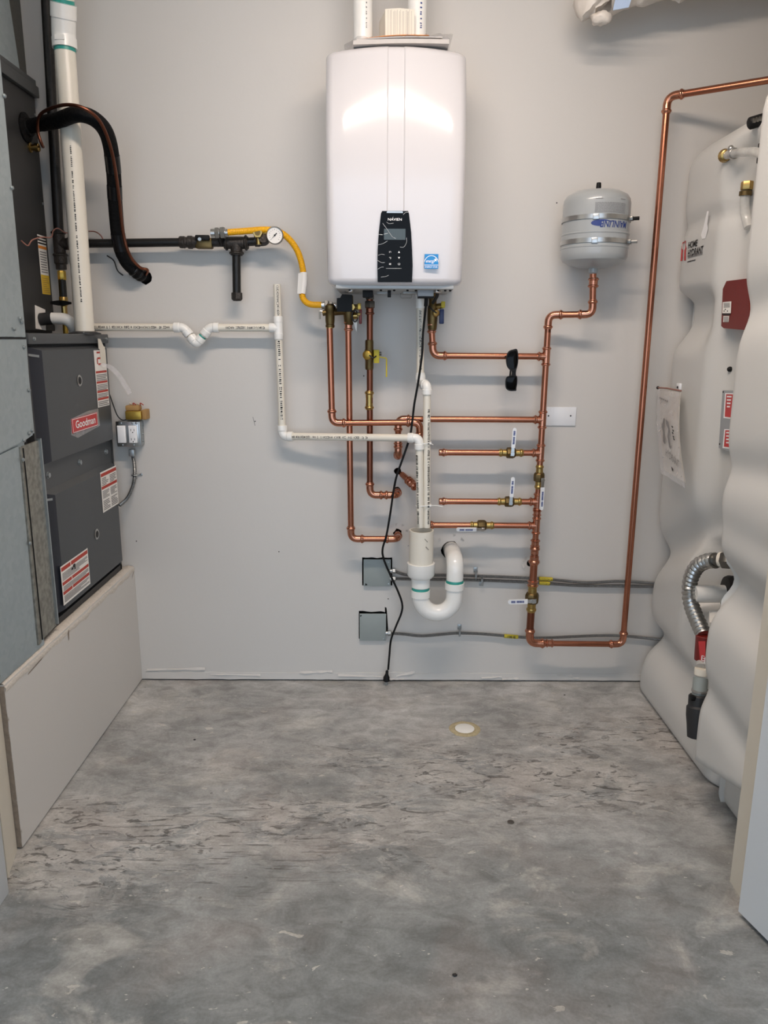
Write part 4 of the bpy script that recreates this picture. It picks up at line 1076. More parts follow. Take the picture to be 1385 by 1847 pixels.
# service valve cluster on A and B
va = thing('service_valve', 'brass service valve with a dark relief valve and red lever under the heater', 'valve')
mb = MB().m('brassdark'); q = P(595, 562, OA)
mb.lathe([(.012, -.056), (.016, -.052), (.016, -.046), (.0145, -.044), (.0165, -.03), (.0165, .0), (.019, .004), (.019, .02), (.013, .026)], q, (0, 0, 1), 12); mb.cyl(q+V((-.026, 0, -.006)), q, .010, 10)
mb.m('brass').lathe([(.0145, 0), (.0145, .012)], q+V((0, 0, -.056)), (0, 0, 1), 12); mb.build('relief_tee', None, va)
mb = MB().m('steel'); mb.tube(fillet([q+V((-.026, -.004, 0)), q+V((-.036, -.004, .002)), q+V((-.035, -.006, -.026))], .006), .0032, 8); mb.build('test_lever', None, va)
q2 = P(629, 560, OB)
mb = MB().m('brassdark'); mb.cyl(q+V((.01, 0, -.002)), q2+V((0, 0, -.002)), .012, 12)
mb.lathe([(.013, -.05), (.017, -.045), (.019, -.02), (.022, -.01), (.022, .012), (.016, .02), (.016, .05)], q2, (0, 0, 1), 14)
mb.m('brass').cyl(q2+V((.0, 0, .012)), q2+V((.042, -.004, .012)), .009, 10); mb.cyl(q2+V((.01, 0, -.018)), q2+V((.034, 0, -.018)), .012, 12); mb.hexnut(q2+V((.012, -.02, .01)), (0, -1, 0), .012, .016)
mb.build('valve_body', None, va)
mb = MB().m('blackmatte'); s0 = P(608, 562, .13); s1 = P(635, 531, .13)
mb.prism([(0, 0), (s1.x-s0.x, 0), (s1.x-s0.x, s1.z-s0.z-.002), (.018, s1.z-s0.z), (.012, s1.z-s0.z-.012), (0, .044)], (s0.x, -.145, s0.z), (1, 0, 0), (0, 0, 1), (0, .05, 0)); mb.build('relief_valve_cap', None, va, 0)
q3 = P(650, 571, OB+.02); MB().m('redhandle').box(q3, (.010, .014, .050), .003).build('lever', None, va); MB().m('brass').lathe([(.006, 0), (.006, .006), (.002, .008)], q3+V((-.005, -.006, .008)), (0, -1, 0), 10).build('lever_screw', None, va)
MB().m('gold').box(q3+V((-.004, 0, .034)), (.012, .012, .022), .002).build('drain_cock', None, va)
q4 = P(640, 570, OB+.03); MB().m('rubber').tube([q4+V((.010*math.cos(t*.5), 0, .020*math.sin(t*.5))) for t in range(13)], .0022, 8).build('cap_strap', None, va)
q5 = P(640, 585, OB+.018); MB().m('paper').prism([(-.008, .012), (.008, .014), (.006, -.026)], q5, (1, 0, 0), (0, 0, 1), (0, -.0006, 0)).build('paper_tag', None, va, 0)
# C: cold drop with yellow-handled valve
pc_ = thing('return_pipe', 'copper pipe with a yellow-handled valve dropping from the heater centre', 'pipe')
c0 = P(667, 545, OB); c1 = P(667, 893, OB); c2 = P(717, 893, OB); cT = P(666, 520, OB); cT.z = hz0-.012
run(pc_, [c0, c1, c2, into(c2)], RC, 'copperdark', 'copperfit', RC*2.3)
MB().m('copperdark').cyl(c0, cT, .012, 14).build('tailpiece', None, pc_)
for z, r_, h_ in ((535, .0165, .016), (548, .0195, .024)):
    p_ = P(667, z, OB); union_nut(pc_, p_-V((0, 0, h_*.6)), r_, h_, 'steeldark')
coupling(pc_, P(667, 560, OB), (0, 0, 1), RC, .03, 'copperdark')
vc = P(664, 640, OB); vc.x = P(666, 640, OB).x
mb = MB().m('brassdark'); mb.lathe([(.0135, -.052), (.0150, -.046), (.0150, -.02), (.017, -.014), (.017, .014), (.0150, .02), (.0150, .046), (.0135, .052)], vc, (0, 0, 1), 16)
vb = mb.build('drain_valve', None, pc_)
MB().m('gold').lathe([(.016, 0), (.0165, .004), (.0165, .012), (.013, .015), (.004, .016)], vc+V((-.004, -.012, 0)), V((-.35, -1, 0)), 18).build('hose_cap', None, vb)
MB().m('rubber').tube(spline([vc+V((0, -.03, 0)), vc+V((.014, -.03, -.010)), vc+V((.024, -.018, -.004))], 5), .0024, 8).build('cap_strap', None, vb)
q = P(679, 643, OB+.01); MB().m('yellowtag').box(q, (.020, .012, .046), .002).build('yellow_tag', None, vb)
MB().m('steeldark').cyl(P(684, 638, OB+.01), P(688, 638, OB+.01), .007, 10).build('stem', None, vb)
MB().m('yellowtag').tube(fillet([P(684, 644, OB+.012), P(697, 646, OB+.012), P(697, 680, OB+.012)], .006), [.0022]*10+[.0028], 8).build('handle', None, vb)
cm = P(666, 722, OB); mb = MB().m('brass'); socket(mb, cm+V((0, 0, .034)), (0, 0, -1), RC, .024); socket(mb, cm+V((0, 0, -.034)), (0, 0, 1), RC, .024); mb.cyl(cm+V((0, 0, .02)), cm+V((0, 0, -.02)), RC*1.12, 16); mb.build('check_valve', None, pc_)
# right-hand cold inlet valve
OM = .090
vi = thing('inlet_valve', 'brass inlet valve with a blue lever under the heater by the power box', 'valve')
q = P(780, 565, OM)
mb = MB().m('brassdark'); mb.lathe([(.0145, -.058), (.0165, -.05), (.0185, -.02), (.0185, .02), (.014, .03), (.014, .052), (.018, .054), (.018, .07), (.014, .072), (.014, .10)], q, (0, 0, 1), 14)
mb.m('brass').lathe([(.012, 0), (.013, .010), (.010, .014), (.003, .015)], q+V((.008, -.016, 0)), V((.35, -1, 0)), 14); mb.cyl(q+V((.01, -.004, .022)), q+V((.036, -.01, .026)), .010, 10); mb.build('valve_body', None, vi)
MB().m('rubber').tube(spline([q+V((-.014, -.018, .022)), q+V((0, -.034, .008)), q+V((.012, -.032, .0))], 5), .0024, 8).build('cap_strap', None, vi)
MB().m('bluehandle').box(P(796.5, 571, OM+.015), (.016, .014, .050), .003).build('lever', None, vi)
MB().m('yellowtag').box(P(799, 549.5, OM+.015), (.014, .012, .022), .002).build('lever_collar', None, vi)
MB().m('rubber').tube(spline([P(783, 518, .16), P(789, 530, .15), P(785, 540, .13), P(781, 546, .10)], 5), .006, 8).build('pipe_boot', None, vi)

# ================================================================== copper manifold and its branches
ma = thing('copper_manifold', 'copper manifold with valves and branches between heater and expansion tank', 'pipe')
mt, mbm = P(989.5, 568, OM), P(959.5, 1076, OM)
def mp(y): t = (y-568)/(1076-568); return P(989.5+(959.5-989.5)*t, y, OM)
axm = (mt-mbm).normalized(); T1 = P(1069.5, 494, .128); T2 = P(1068.5, 567, .128)
MB().m('copper').cyl(mp(585), mp(1000), RC, 20).build('pipe', None, ma)
MB().m('copper').cyl(mp(1000), mp(1076), .0143, 20).build('pipe', None, ma)
run(ma, [T1, T2, mt, mp(600)], RC, 'copper', 'copperfit', RC*2.3)
coupling(ma, P(1070, 510, .128), (0, 0, 1), RC*1.12, .034, 'copperfit')
for y in (643, 757, 817, 905, 948): tee(ma, mp(y), axm, (-1, 0, 0), RC, 'copperfit', .034, .032)
coupling(ma, mp(980), axm, RC*1.08, .032, 'copperfit'); coupling(ma, mp(925), axm, RC, .024, 'copperfit')
mb = MB().m('copperfit'); socket(mb, mp(985), -axm, RC*1.12, .03); socket(mb, mp(1018), axm, .0143, .032); mb.build('reducer', None, ma)
coupling(ma, mp(1052), axm, .0143, .024, 'copperfit')
# branch D to the heater inlet
dC = mp(643); dE = P(781, 646, OM); dE.z = dC.z+.001; dT = P(778, 588, OM)
run(ma, [dC, dE, dT], RC, 'copper', 'copperfit', RC*2.3, L=RC*2.1); coupling(ma, P(778.5, 592, OM), (0, 0, 1), RC, .036, 'copperfit')
# branch E, back into the wall
eC = mp(757); eE = P(718, 757, OM); eE.z = eC.z; e2 = P(718, 824, OM)
run(ma, [eC, eE, e2, into(e2)], RC, 'copper', 'copperfit', RC*2.0, L=RC*2.0); coupling(ma, P(718, 795, OM), (0, 0, 1), RC, .032, 'copperfit')
# two capped stubs
for y, xv, hy in ((817, 921.5, 770), (905, 918.5, 858)):
    a = mp(y); b = P(799, y+1, OM); b.z = a.z
    MB().m('copper').cyl(a, b, RC, 20).build('stub_pipe', None, ma); endcap(ma, b, (-1, 0, 0), RC, 'copperfit')
    q = P(xv, y, OM); q.z = a.z; ball_valve(ma, q, (1, 0, 0), V((.04, 0, 1)), RC, (P(xv, hy, OM+.02)-P(xv, y, OM+.02)).length, stem_off=.001)
a = mp(948); b = P(760, 949, OM); b.z = a.z
run(ma, [a, b, into(b)], RC, 'copper', 'copperfit', RC*2.0)
q = P(869, 948, OM); q.z = a.z; ball_valve(ma, q, (1, 0, 0), V((-1, 0, .0)), RC, .098, front=V((0, -1, -.35)))
ball_valve(ma, mp(860), axm, -axm, RC, .112, front=V((.35, -1, 0)), stem_off=-.008)
# riser loop
rs = thing('copper_riser', 'tall copper pipe looping below the manifold and rising beside the tanks', 'pipe')
r0 = mp(1082); r1 = P(954.5, 1160, OM); r2 = P(1123, 1162, OM); r3 = P(1204, 174, OM); r4 = P(1385, 144.5, .27); r5 = r4+(r4-r3)*1.2
rr_ = run(rs, [r0, r1, r2, r3, r5], RC, 'copper', 'copperfit', RC*2.6)
MB().m('copperdark').cyl(mp(1086), P(955.2, 1142, OM), .0143, 20).build('pipe', None, rs)
elbow(rs, r0, r1, r2, .0132, 'copperfit', .032); coupling(rs, r1+V((.078, 0, 0)), r2-r1, RC, .03, 'copperfit')
ball_valve(rs, mp(1078), axm, V((-1, 0, -.03)), .0143, .098, stem_off=-.002)

# expansion tank
ex = thing('expansion_tank', 'small grey expansion tank strapped to the wall above the copper manifold', 'tank')
tb0 = P(1069.8, 486, .128); tt0 = P(1077.5, 343, .128); ec = V(((tb0.x+tt0.x)/2, -.128, 0)); RT = .112
zb, ztp = P(1070, 478, .128).z, P(1077, 342, .128).z; HT = ztp-zb
zs1 = P(1075, 389, .24).z; zs2 = P(1072, 432, .24).z; zl = P(1085, 402, .24).z; q1_ = zs2-zb-.017; q2_ = zl-zb-.025
prof = [(.010, -.012), (.05, -.009), (.085, .002), (.104, .012), (.110, .022), (.1115, .035), (.1118, q1_-.004), (.1132, q1_-.002), (.1132, q1_+.001), (.1115, q1_+.003), (.1112, q2_-.004), (.1128, q2_-.002), (.1128, q2_+.001), (.1112, q2_+.003), (.1112, HT*.80), (.109, HT*.855), (.100, HT*.91), (.075, HT*.962), (.04, HT*.988), (.006, HT)]
tkb = MB().m('tankgrey').lathe(prof, V((ec.x, ec.y, zb)), (0, 0, 1), 48).build('tank_body', None, ex, 30)
MB().m('blackmatte').lathe([(.020, 0), (.019, .002), (.0085, .003), (.0085, .010), (.0075, .022), (.006, .023)], V((ec.x+.002, ec.y, ztp-.001)), (0, 0, 1), 16).build('valve_cap', None, ex)
MB().m('tankgrey').cyl(V((tb0.x, -.128, zb)), V((tb0.x, -.128, zb-.026)), .0155, 16).build('nipple', None, ex)
zs1 = P(1075, 389, .24).z; zs2 = P(1072, 432, .24).z
for k, (z, cx2) in enumerate(((zs1, 1136), (zs2, 1140))):
    sb = MB().m('steel'); sb.lathe([(.1128, -.0075), (.1142, -.0072), (.1142, .0072), (.1128, .0075)], V((ec.x, ec.y, z)), (0, 0, 1), 64, False); st_ = sb.build('strap', None, ex, 30)
    an = R(-28 if k == 0 else -30); q = V((ec.x+.116*math.cos(an), ec.y+.116*math.sin(an), z)); tg = V((-math.sin(an), math.cos(an), 0)); rd = V((math.cos(an), math.sin(an), 0))
    MB().m('steeldark').box(q, (.014, .022, .014), .002, Matrix.Rotation(an, 3, 'Z')).build('clamp_screw', None, st_)
    (MB().m('blackmatte') if k == 0 else MB().m('steel')).cyl(q+rd*.004, q+rd*.022+V((.004, 0, 0)), .006, 8).build('clamp_end', None, st_)
    an = R(-105); q = V((ec.x+.1145*math.cos(an), ec.y+.1145*math.sin(an), z)); MB().m('steel').box(q-V((0, 0, .002)), (.020, .004, .017), .001, Matrix.Rotation(an+math.pi/2, 3, 'Z')).build('strap_buckle', None, st_)
def on_tank(s_, zc, size, width, mname, bold=0.0, shear=0.0, upside=True, ang0=-84, r_=.1118):
    me = text_mesh(s_, size, shear, bold); xs_ = [v_.co.x for v_ in me.vertices]; k = width/((max(xs_)-min(xs_)) or 1); mb = MB()
    def f(c):
        x, y = c.x*k, c.y
        if upside: x, y = -x, -y
        an = R(ang0)+x/r_; return V((ec.x+r_*math.cos(an), ec.y+r_*math.sin(an), zc+y))
    mb.add(me, f, mname); bpy.data.meshes.remove(me); return mb
zl = P(1085, 402, .24).z
mb = on_tank('MAINLINE', zl-.001, .030, .104, 'inkblue', .0004, .25, True, -70, .1122)
mb.m('inkblue')
def tq(x, z): an = R(-84)+x/.1117; return V((ec.x+.1117*math.cos(an), ec.y+.1117*math.sin(an), zl+.001+z))
for i in range(16):
    t0_, t1_ = math.pi*i/16, math.pi*(i+1)/16; x0_, x1_ = -.022-.034*math.cos(t0_), -.022-.034*math.cos(t1_); h0_, h1_ = .0105*math.sin(t0_), .0105*math.sin(t1_)
    if x1_ < -.018: mb.poly([tq(x0_, -h0_), tq(x1_, -h1_), tq(x1_, h1_), tq(x0_, h0_)])
    else: mb.poly([tq(x0_, h0_*.62), tq(x1_, h1_*.62), tq(x1_, h1_), tq(x0_, h0_)])
tag(mb.build('logo_print', None, tkb, 0, recalc=False), 'blue lettering printed upside down')
mb = MB(); rnd = random.Random(9)
def tank_rect(x0, x1, z0, z1, r_=.1118, a0=-84):
    n = 6
    for i in range(n):
        p_ = []
        for x, z in ((x0+(x1-x0)*i/n, z0), (x0+(x1-x0)*(i+1)/n, z0), (x0+(x1-x0)*(i+1)/n, z1), (x0+(x1-x0)*i/n, z1)):
            an = R(a0)+x/r_; p_.append(V((ec.x+r_*math.cos(an), ec.y+r_*math.sin(an), z)))
        mb.poly(p_)
zp0, zp1 = P(1085, 381, .24).z, P(1085, 363, .24).z
mb.m('inkgrey')
for k in range(9):
    z = zp0+(zp1-zp0)*k/9; x = -.046
    while x < .062: w_ = rnd.uniform(.004, .014); tank_rect(x, min(x+w_, .064), z, z+.0012); x += w_+.0016
tank_rect(-.046, -.022, zp1+.009, zp1+.0106); tank_rect(.040, .062, zp1+.009, zp1+.0106)
mb.m('ink'); tank_rect(-.046, .064, zp0-.0025, zp0-.0016)
mb.build('rating_print', 'inkgrey', tkb, 0, recalc=False)

# ================================================================== white plastic drains
RP = .0134
dp = thing('condensate_drain', 'long white plastic drain with a V-shaped trap from furnace to standpipe', 'pipe')
OD = .060; ODF = .165
k0 = P(150, 590, OD); k1 = P(331, 590, OD); k2 = P(354, 621, OD); k3 = P(378, 590, OD); k4 = P(502, 590, OD)
for q in (k1, k3, k4): q.z = k0.z+(q.z-k0.z)*.2
def pvc_run(parent, pts, **kw): return run(parent, pts, RP, 'pvc', 'pvcwhite', kw.pop('Rd', RP*1.5), beads=False, k1=1.22, L=kw.pop('L', RP*1.5), **kw)
s_ = pvc_run(dp, [k0, k1, k2, k3, k4], Rd=RP*1.0)
marks(s_[0], k0+V((.04, 0, 0)), k1-V((.03, 0, 0)), RP, 60, .0095, seed=1); marks(s_[3], k3+V((.055, 0, 0)), k4-V((.045, 0, 0)), RP, 36, .0095, seed=2, dens=.95)
for a, b, t in ((k1, k2, .42), (k2, k3, .42)):
    d_ = (b-a).normalized(); p_ = a.lerp(b, t if a is k1 else .45); MB().m('primer' if a is k2 else 'inkgrey').lathe([(RP*1.03, -.004), (RP*1.06, -.003), (RP*1.06, .003), (RP*1.03, .004)], p_, d_, 18, False).build('primer_ring', None, dp)
k5 = P(499.5, 513, OD); k6 = P(509.5, 787, OD); k7 = P(756, 790, ODF); k8 = P(758, 951, ODF)
tee(dp, k4, (k5-k6), (-1, 0, 0), RP, 'pvcwhite', .040, .032, beads=False)
up = MB().m('pvc'); ax_ = (k5-k4).normalized()
up.lathe([(RP, 0), (RP, (k5-k4).length), (RP*.8, (k5-k4).length), (RP*.8, (k5-k4).length-.05)], k4, ax_, 20, False); up_ = up.build('open_riser', None, dp)
marks(up_, k5-ax_*.005, k4+ax_*.042, RP, 34, .0095, seed=4, front=V((.2, -1, 0)), dens=.95)
s_ = pvc_run(dp, [k4, k6, k7, k8])
marks(s_[0], k4-ax_*.045, k6+ax_*.06, RP, 40, .0095, seed=6, front=V((.1, -1, 0)), dens=.9)
dd = (k7-k6).normalized(); marks(s_[1], k6+dd*.03, k6+dd*.33, RP, 70, .0095, seed=7)
marks(s_[2], k7+V((0, 0, -.06)), k8, RP, 60, .0095, seed=8, front=V((-.75, -1, 0)), dens=.85)
# heater condensate pipe
hp = thing('heater_drain', 'white plastic drain dropping from the heater power box into the standpipe', 'pipe')
h0 = P(757.5, 530, .12); h0.z = hz0-.012; h1 = P(758, 693, .12); h2 = P(770, 694, .158); h3 = P(769.5, 951, .158)
s_ = pvc_run(hp, [h0, h1, h2, h3], Rd=RP*1.1, L=RP*1.4)
MB().m('pvcwhite').cyl(h0, P(757.5, 556, .12), RP*1.2, 18).build('coupling', None, hp)
mb = MB().m('pvcwhite'); mb.cyl(P(758, 672, .12), P(758, 690, .12), RP*1.22, 18); mb.build('coupling', None, hp)
marks(s_[0], P(757.6, 560, .12), P(758, 668, .12), RP, 55, .0095, seed=9, dens=.95); marks(s_[2], P(770, 738, .158), P(769.6, 945, .158), RP, 90, .0095, seed=10, front=V((.45, -1, 0)), dens=.9)
for i, (y, lab) in enumerate(((799, 'upper white cable tie around the paired drain pipes'), (911, 'lower white cable tie around the paired drain pipes, tail pointing to a capped stub'))):
    a, b = P(757.5, y, ODF), P(769.8, y, .158); c_ = (a+b)/2; rx = (b.x-a.x)/2+RP+.002
    loop = [V((c_.x+rx*math.cos(t)*(1 if abs(math.cos(t)) > .3 else 1), c_.y+(RP+.004)*math.sin(t), c_.z+.003*math.cos(t))) for t in [2*math.pi*k/28 for k in range(29)]]
    tt = thing('cable_tie', lab, 'cable tie', 'cable ties on the drains')
    MB().m('pvcwhite').tube(loop, .0018, 6).build('tie_band', None, tt, 60)
    h_ = V((c_.x+rx-.004, c_.y-.010, c_.z)); MB().m('pvcwhite').box(h_, (.007, .006, .007), .001).build('tie_head', None, tt)
    MB().m('pvcwhite').tube([h_, h_+V((.010, -.008, -.004))] if i == 0 else spline([h_, h_+V((.02, -.006, .002)), h_+V((.045, -.004, -.003))], 4), .0014, 6).build('tie_tail', None, tt, 60)
# standpipe and trap
st = thing('standpipe_trap', 'thick white standpipe with a curved trap turning into the wall', 'drain')
SO = .155; sx = P(759.5, 1000, SO).x; zt_ = P(760, 956, SO).z; zc1 = P(760, 1016, SO).z; zc2 = P(760, 1040, SO).z; zc3 = P(760, 1060, SO).z; zc4 = P(760, 1074, SO).z
O_ = lambda z: V((sx, -SO, z))
sp_ = MB().m('pvc').lathe([(.0445, zc1-zt_), (.0445, 0), (.0400, 0), (.0400, zc1-zt_)], O_(zt_), (0, 0, 1), 40, False).build('standpipe', None, st)
mb = MB().m('ink')
for k, (dx, dz) in enumerate(((.010, -.026), (.014, -.055))):
    for i in range(4): mb.rect((sx+dx+i*.0028, -SO-.0446*.97, zt_+dz-.003*i), (1, 0, 0), (0, 0, 1), 0, 0, .0018, .004)
mb.build('printed_lettering', None, sp_, 0, recalc=False)
MB().m('pvcwhite').lathe([(.046, .003), (.0515, .002), (.0515, zc2-zc1+.010), (.045, zc2-zc1), (.0350, zc2-zc1-.006), (.0345, zc3-zc1+.004), (.031, zc3-zc1+.003)], O_(zc1), (0, 0, 1), 40).build('reducer', None, st)
tx = P(820, 1050, SO).x; rU = (tx-sx)/2; zU = zc4-.004
ur = MB().m('pvcwhite')
ur.tube([O_(zc4+.01), O_(zU)]+[V((sx+rU-rU*math.cos(t), -SO, zU-rU*math.sin(t)*1.02)) for t in [math.pi*k/20 for k in range(21)]]+[V((tx, -SO, P(820, 1058, SO).z))], .0315, 28)
ur.lathe([(.0315, -.006), (.0355, -.004), (.0355, .022), (.0325, .023)], O_(zc4), (0, 0, 1), 32)
zr = P(820, 1060, SO).z; ur.lathe([(.0315, -.004), (.0360, -.002), (.0360, .022), (.0325, .023)], V((tx, -SO, zr-.002)), (0, 0, 1), 32)
ur.build('trap_bend', None, st)
for x, z, m_ in ((sx, zc4+.024, 1), (tx, zr+.022, 1)): MB().m('primer').lathe([(.0318, -.002), (.0330, -.001), (.0330, .006), (.0318, .009)], V((x, -SO, z)), (0, 0, 1), 32, False).build('primer_ring', None, st)
eT = V((tx, -SO, P(819, 1012, SO).z))
MB().m('pvcwhite').tube(fillet([V((tx, -SO, zr+.01)), eT, V((tx, .05, eT.z))], .06, 10), .0315, 28).build('wall_elbow', None, st)

# yellow flexible gas connector
yh = thing('gas_connector', 'yellow flexible gas hose from the black gas pipe to the heater valve', 'hose')
hp_ = [P(404, 419.5, .10), P(440, 417, .10), P(475, 414.5, .095), P(500, 417, .085), P(520, 430, .078), P(536, 452, .075), P(545, 480, .08), P(547.5, 505, .085), P(545, 530, .09), P(549, 542, .095), P(560, 549, .10), P(582, 550, .112)]
q = resample(spline(hp_, 10), .0022)
MB().m('yellowhose').tube(q, [.0112 if i % 2 else .0104 for i in range(len(q))], 14).build('hose', None, yh, 25)
n0 = P(381, 421, .10)
mb = MB().m('steel'); mb.cyl(n0, n0+V((.03, 0, .001)), .0155, 16); mb.hexnut(n0+V((.014, 0, .0005)), (1, 0, .04), .0195, .014); mb.hexnut(n0+V((.032, 0, .0015)), (1, 0, .04), .0205, .016); mb.cyl(n0+V((.048, 0, .002)), n0+V((.058, 0, .002)), .0135, 16); mb.build('end_nut', None, yh)
mb = MB().m('blackmatte'); mb.cyl(n0+V((.03, .0, -.006)), V((n0.x+.03, -GO, n0.z-.03)), .012, 12); mb.build('adapter', None, yh)
n1 = P(580, 551, .112)
mb = MB().m('steel'); mb.cyl(n1, n1+V((.014, 0, 0)), .013, 14); mb.hexnut(n1+V((.010, 0, 0)), (1, 0, 0), .0185, .014); mb.hexnut(n1+V((.026, .0, 0)), (1, 0, 0), .0150, .012); mb.cyl(n1+V((.036, 0, 0)), n1+V((.05, .0, 0)), .010, 12); mb.build('end_nut', None, yh)
tg = [P(547.5, 492, .083), P(548, 505, .086), P(546.5, 520, .089), P(545, 530, .091)]
mb = MB().m('paper'); mb.tube(spline(tg, 4), .0128, 14, False); q0, q1 = P(545, 493, .09), P(543, 530, .095)
mb.poly([q0+V((-.013, -.004, 0)), q0+V((.002, -.011, 0)), q1+V((.002, -.011, 0)), q1+V((-.013, -.004, 0))]); mb.build('hose_tag', None, yh, 60)

# ================================================================== small wall items
gp = thing('wall_plate', 'blank white cover plate on the wall right of the copper manifold', 'cover plate')
a, b = P(986, 734, .006), P(1038, 768, .006)
MB().m('handlewhite').bb((a.x, -.006, b.z), (b.x, 0, a.z), .002).build('plate', None, gp)
for x in (989, 1029): q = P(x, 750, .006); MB().m('ink').lathe([(.0028, 0), (.003, .001), (.001, .0014)], (q.x, -.006, q.z), (0, -1, 0), 10).build('screw', None, gp)
def jbox(lab, x0, y0, x1, y1, name='junction_box'):
    t_ = thing(name, lab, 'junction box'); a, b = P(x0, y0, .014), P(x1, y1, .014)
    MB().m('zinc').bb((a.x+.004, -.010, b.z+.006), (b.x-.004, .05, a.z-.006)).build('box', None, t_)
    MB().m('greybox').bb((a.x, -.014, b.z), (b.x, -.0105, a.z), .0012).build('cover', None, t_)
    return t_, a, b
j1, a, b = jbox('upper grey metal junction box by the black cord', 655.5, 1009, 704.5, 1058)
for x, z in ((b.x-.010, a.z-.012), (b.x-.008, b.z+.010)): screw(j1, (x, -.014, z), (0, -1, 0), .003)
MB().m('blackmatte').prism([(0, 0), (.010, .002), (.002, .010)], (a.x+.006, -.0145, b.z+.004), (1, 0, 0), (0, 0, 1), (0, .0004, 0)).build('knockout', None, j1, 0)
j2, a, b = jbox('lower grey metal junction box with broken drywall around it', 648.5, 1107, 696, 1156)
screw(j2, (b.x-.010, -.014, b.z+.008), (0, -1, 0), .003)
MB().m('blackmatte').prism([(0, 0), (.008, 0), (.001, -.008)], (a.x+.002, -.0145, a.z-.006), (1, 0, 0), (0, 0, 1), (0, .0004, 0)).build('knockout', None, j2, 0)
RA = .0068
def cable(lab, pts, conn, straps, tagpx, txt=None):
    t_ = thing('armored_cable', lab, 'cable', 'armored cables along the wall foot'); P3 = [P(*q_) for q_ in pts]; armored(t_, P3, RA)
    c_ = P(*conn); mb = MB().m('zinc'); mb.cyl(c_+V((-.012, 0, 0)), c_+V((.004, 0, 0)), .0085, 12); mb.hexnut(c_+V((-.004, 0, 0)), (1, 0, 0), .0115, .014); mb.build('connector', None, t_)
    for (x, y, up_) in straps:
        q_ = P(x, y, .016); zz = .024 if up_ else -.012
        mb = MB().m('zinc'); mb.tube([q_+V((0, -.003, -.012)), q_+V((0, -.012, -.005)), q_+V((0, -.012, .006)), q_+V((0, .004, .012)), q_+V((0, .012, .014))], .004, 8); mb.box(q_+V((0, .013, zz-.004)), (.016, .003, .020), .001); mb.build('strap', None, t_)
        screw(t_, q_+V((0, .012, zz)), (0, -1, 0), .004)
    if tagpx:
        a_, b_ = P(*tagpx[0]), P(*tagpx[1]); tm = MB().m('yellowtag').cyl(a_, b_, RA*1.12, 14).build('marker_tape', None, t_)
        if txt:
            mb = MB(); c_ = (a_+b_)/2; put_text(mb, txt, c_+V((0, -RA*1.13, 0)), (b_-a_), V((0, 0, 1)), .0125, 'ink', width=(b_-a_).length*.55, bold=.0004); mb.build('lettering', None, tm, 0)
        else: marks(tm, a_, b_, RA*1.13, 9, .008, seed=2)
    return t_
cable('upper armored cable of the pair behind the standpipe', [(708, 1029, .016), (735, 1037, .016), (790, 1037.5, .016), (860, 1039, .016), (960, 1043, .016), (1010, 1047, .016), (1060, 1051, .016), (1120, 1048.5, .016), (1190, 1052.5, .016), (1240, 1053, .016)], (709, 1030, .016), [(858, 1038, True)], ((972, 1043.5, .016), (996, 1045, .016)))
cable('lower armored cable of the pair behind the standpipe', [(708, 1044, .016), (760, 1045, .016), (860, 1046.5, .016), (960, 1050.5, .016), (1040, 1056, .016), (1110, 1057, .016), (1190, 1058, .016), (1240, 1058, .016)], (709, 1044, .016), [(869, 1047, False)], ((972, 1051.3, .016), (991, 1052.5, .016)))
cable('single armored cable leaving the lower junction box', [(698, 1142, .016), (730, 1144, .016), (760, 1147, .016), (800, 1144, .016), (828, 1142, .016), (870, 1143.5, .016), (905, 1146.5, .016), (935, 1149, .016), (980, 1150.5, .016), (1080, 1146.5, .016), (1130, 1147.5, .016), (1195, 1154, .016), (1240, 1156, .016)], (701, 1142, .016), [(829, 1141, True)], ((909, 1147, .016), (934, 1149, .016)), '130 G')
# power cord and plug
pcd = thing('power_cord', 'black power cord hanging from the heater to the floor', 'cord')
cp_ = [V((P(769, 536, .235).x, -.235, P(768, 536, .235).z)), P(768, 552, .225), P(763, 600, .20), P(761, 640, .19), P(754, 690, .17), P(747, 730, .155), P(743, 765, .142), P(738, 792, .140), P(727, 825, .138), P(715, 860, .135), P(709, 890, .125), P(704, 925, .12), P(697, 965, .112), P(690, 990, .08), P(692, 1008, .055), P(703, 1035, .05), P(717, 1065, .05), P(725, 1088, .05), P(724, 1105, .05), P(714, 1130, .05), P(705, 1155, .045), P(702, 1185, .04), P(700, 1208, .04)]
MB().m('blackmatte').tube(spline(cp_, 8), .0040, 10).build('cord', None, pcd, 60)
MB().m('blackmatte').cyl(cp_[0]+V((0, 0, .006)), cp_[1], .0065, 12).build('strain_relief', None, pcd)
e_ = P(698, 1211, .04); mb = MB().m('blackmatte'); zf = .008
mb.lathe([(.0045, .004), (.006, 0), (.006, -.010), (.009, -.018), (.013, -.026), (.013, -.040), (.011, -.042)], e_, (0.08, 0, 1), 10); mb.build('plug_body', None, pcd)
for dx in (-.006, .006): MB().m('zinc').box(e_+V((dx-.003, 0, -.047)), (.0016, .006, .018)).build('prong', None, pcd)
MB().m('zinc').cyl(e_+V((-.003, -.007, -.042)), e_+V((-.003, -.007, -.054)), .0022, 8).build('prong', None, pcd)
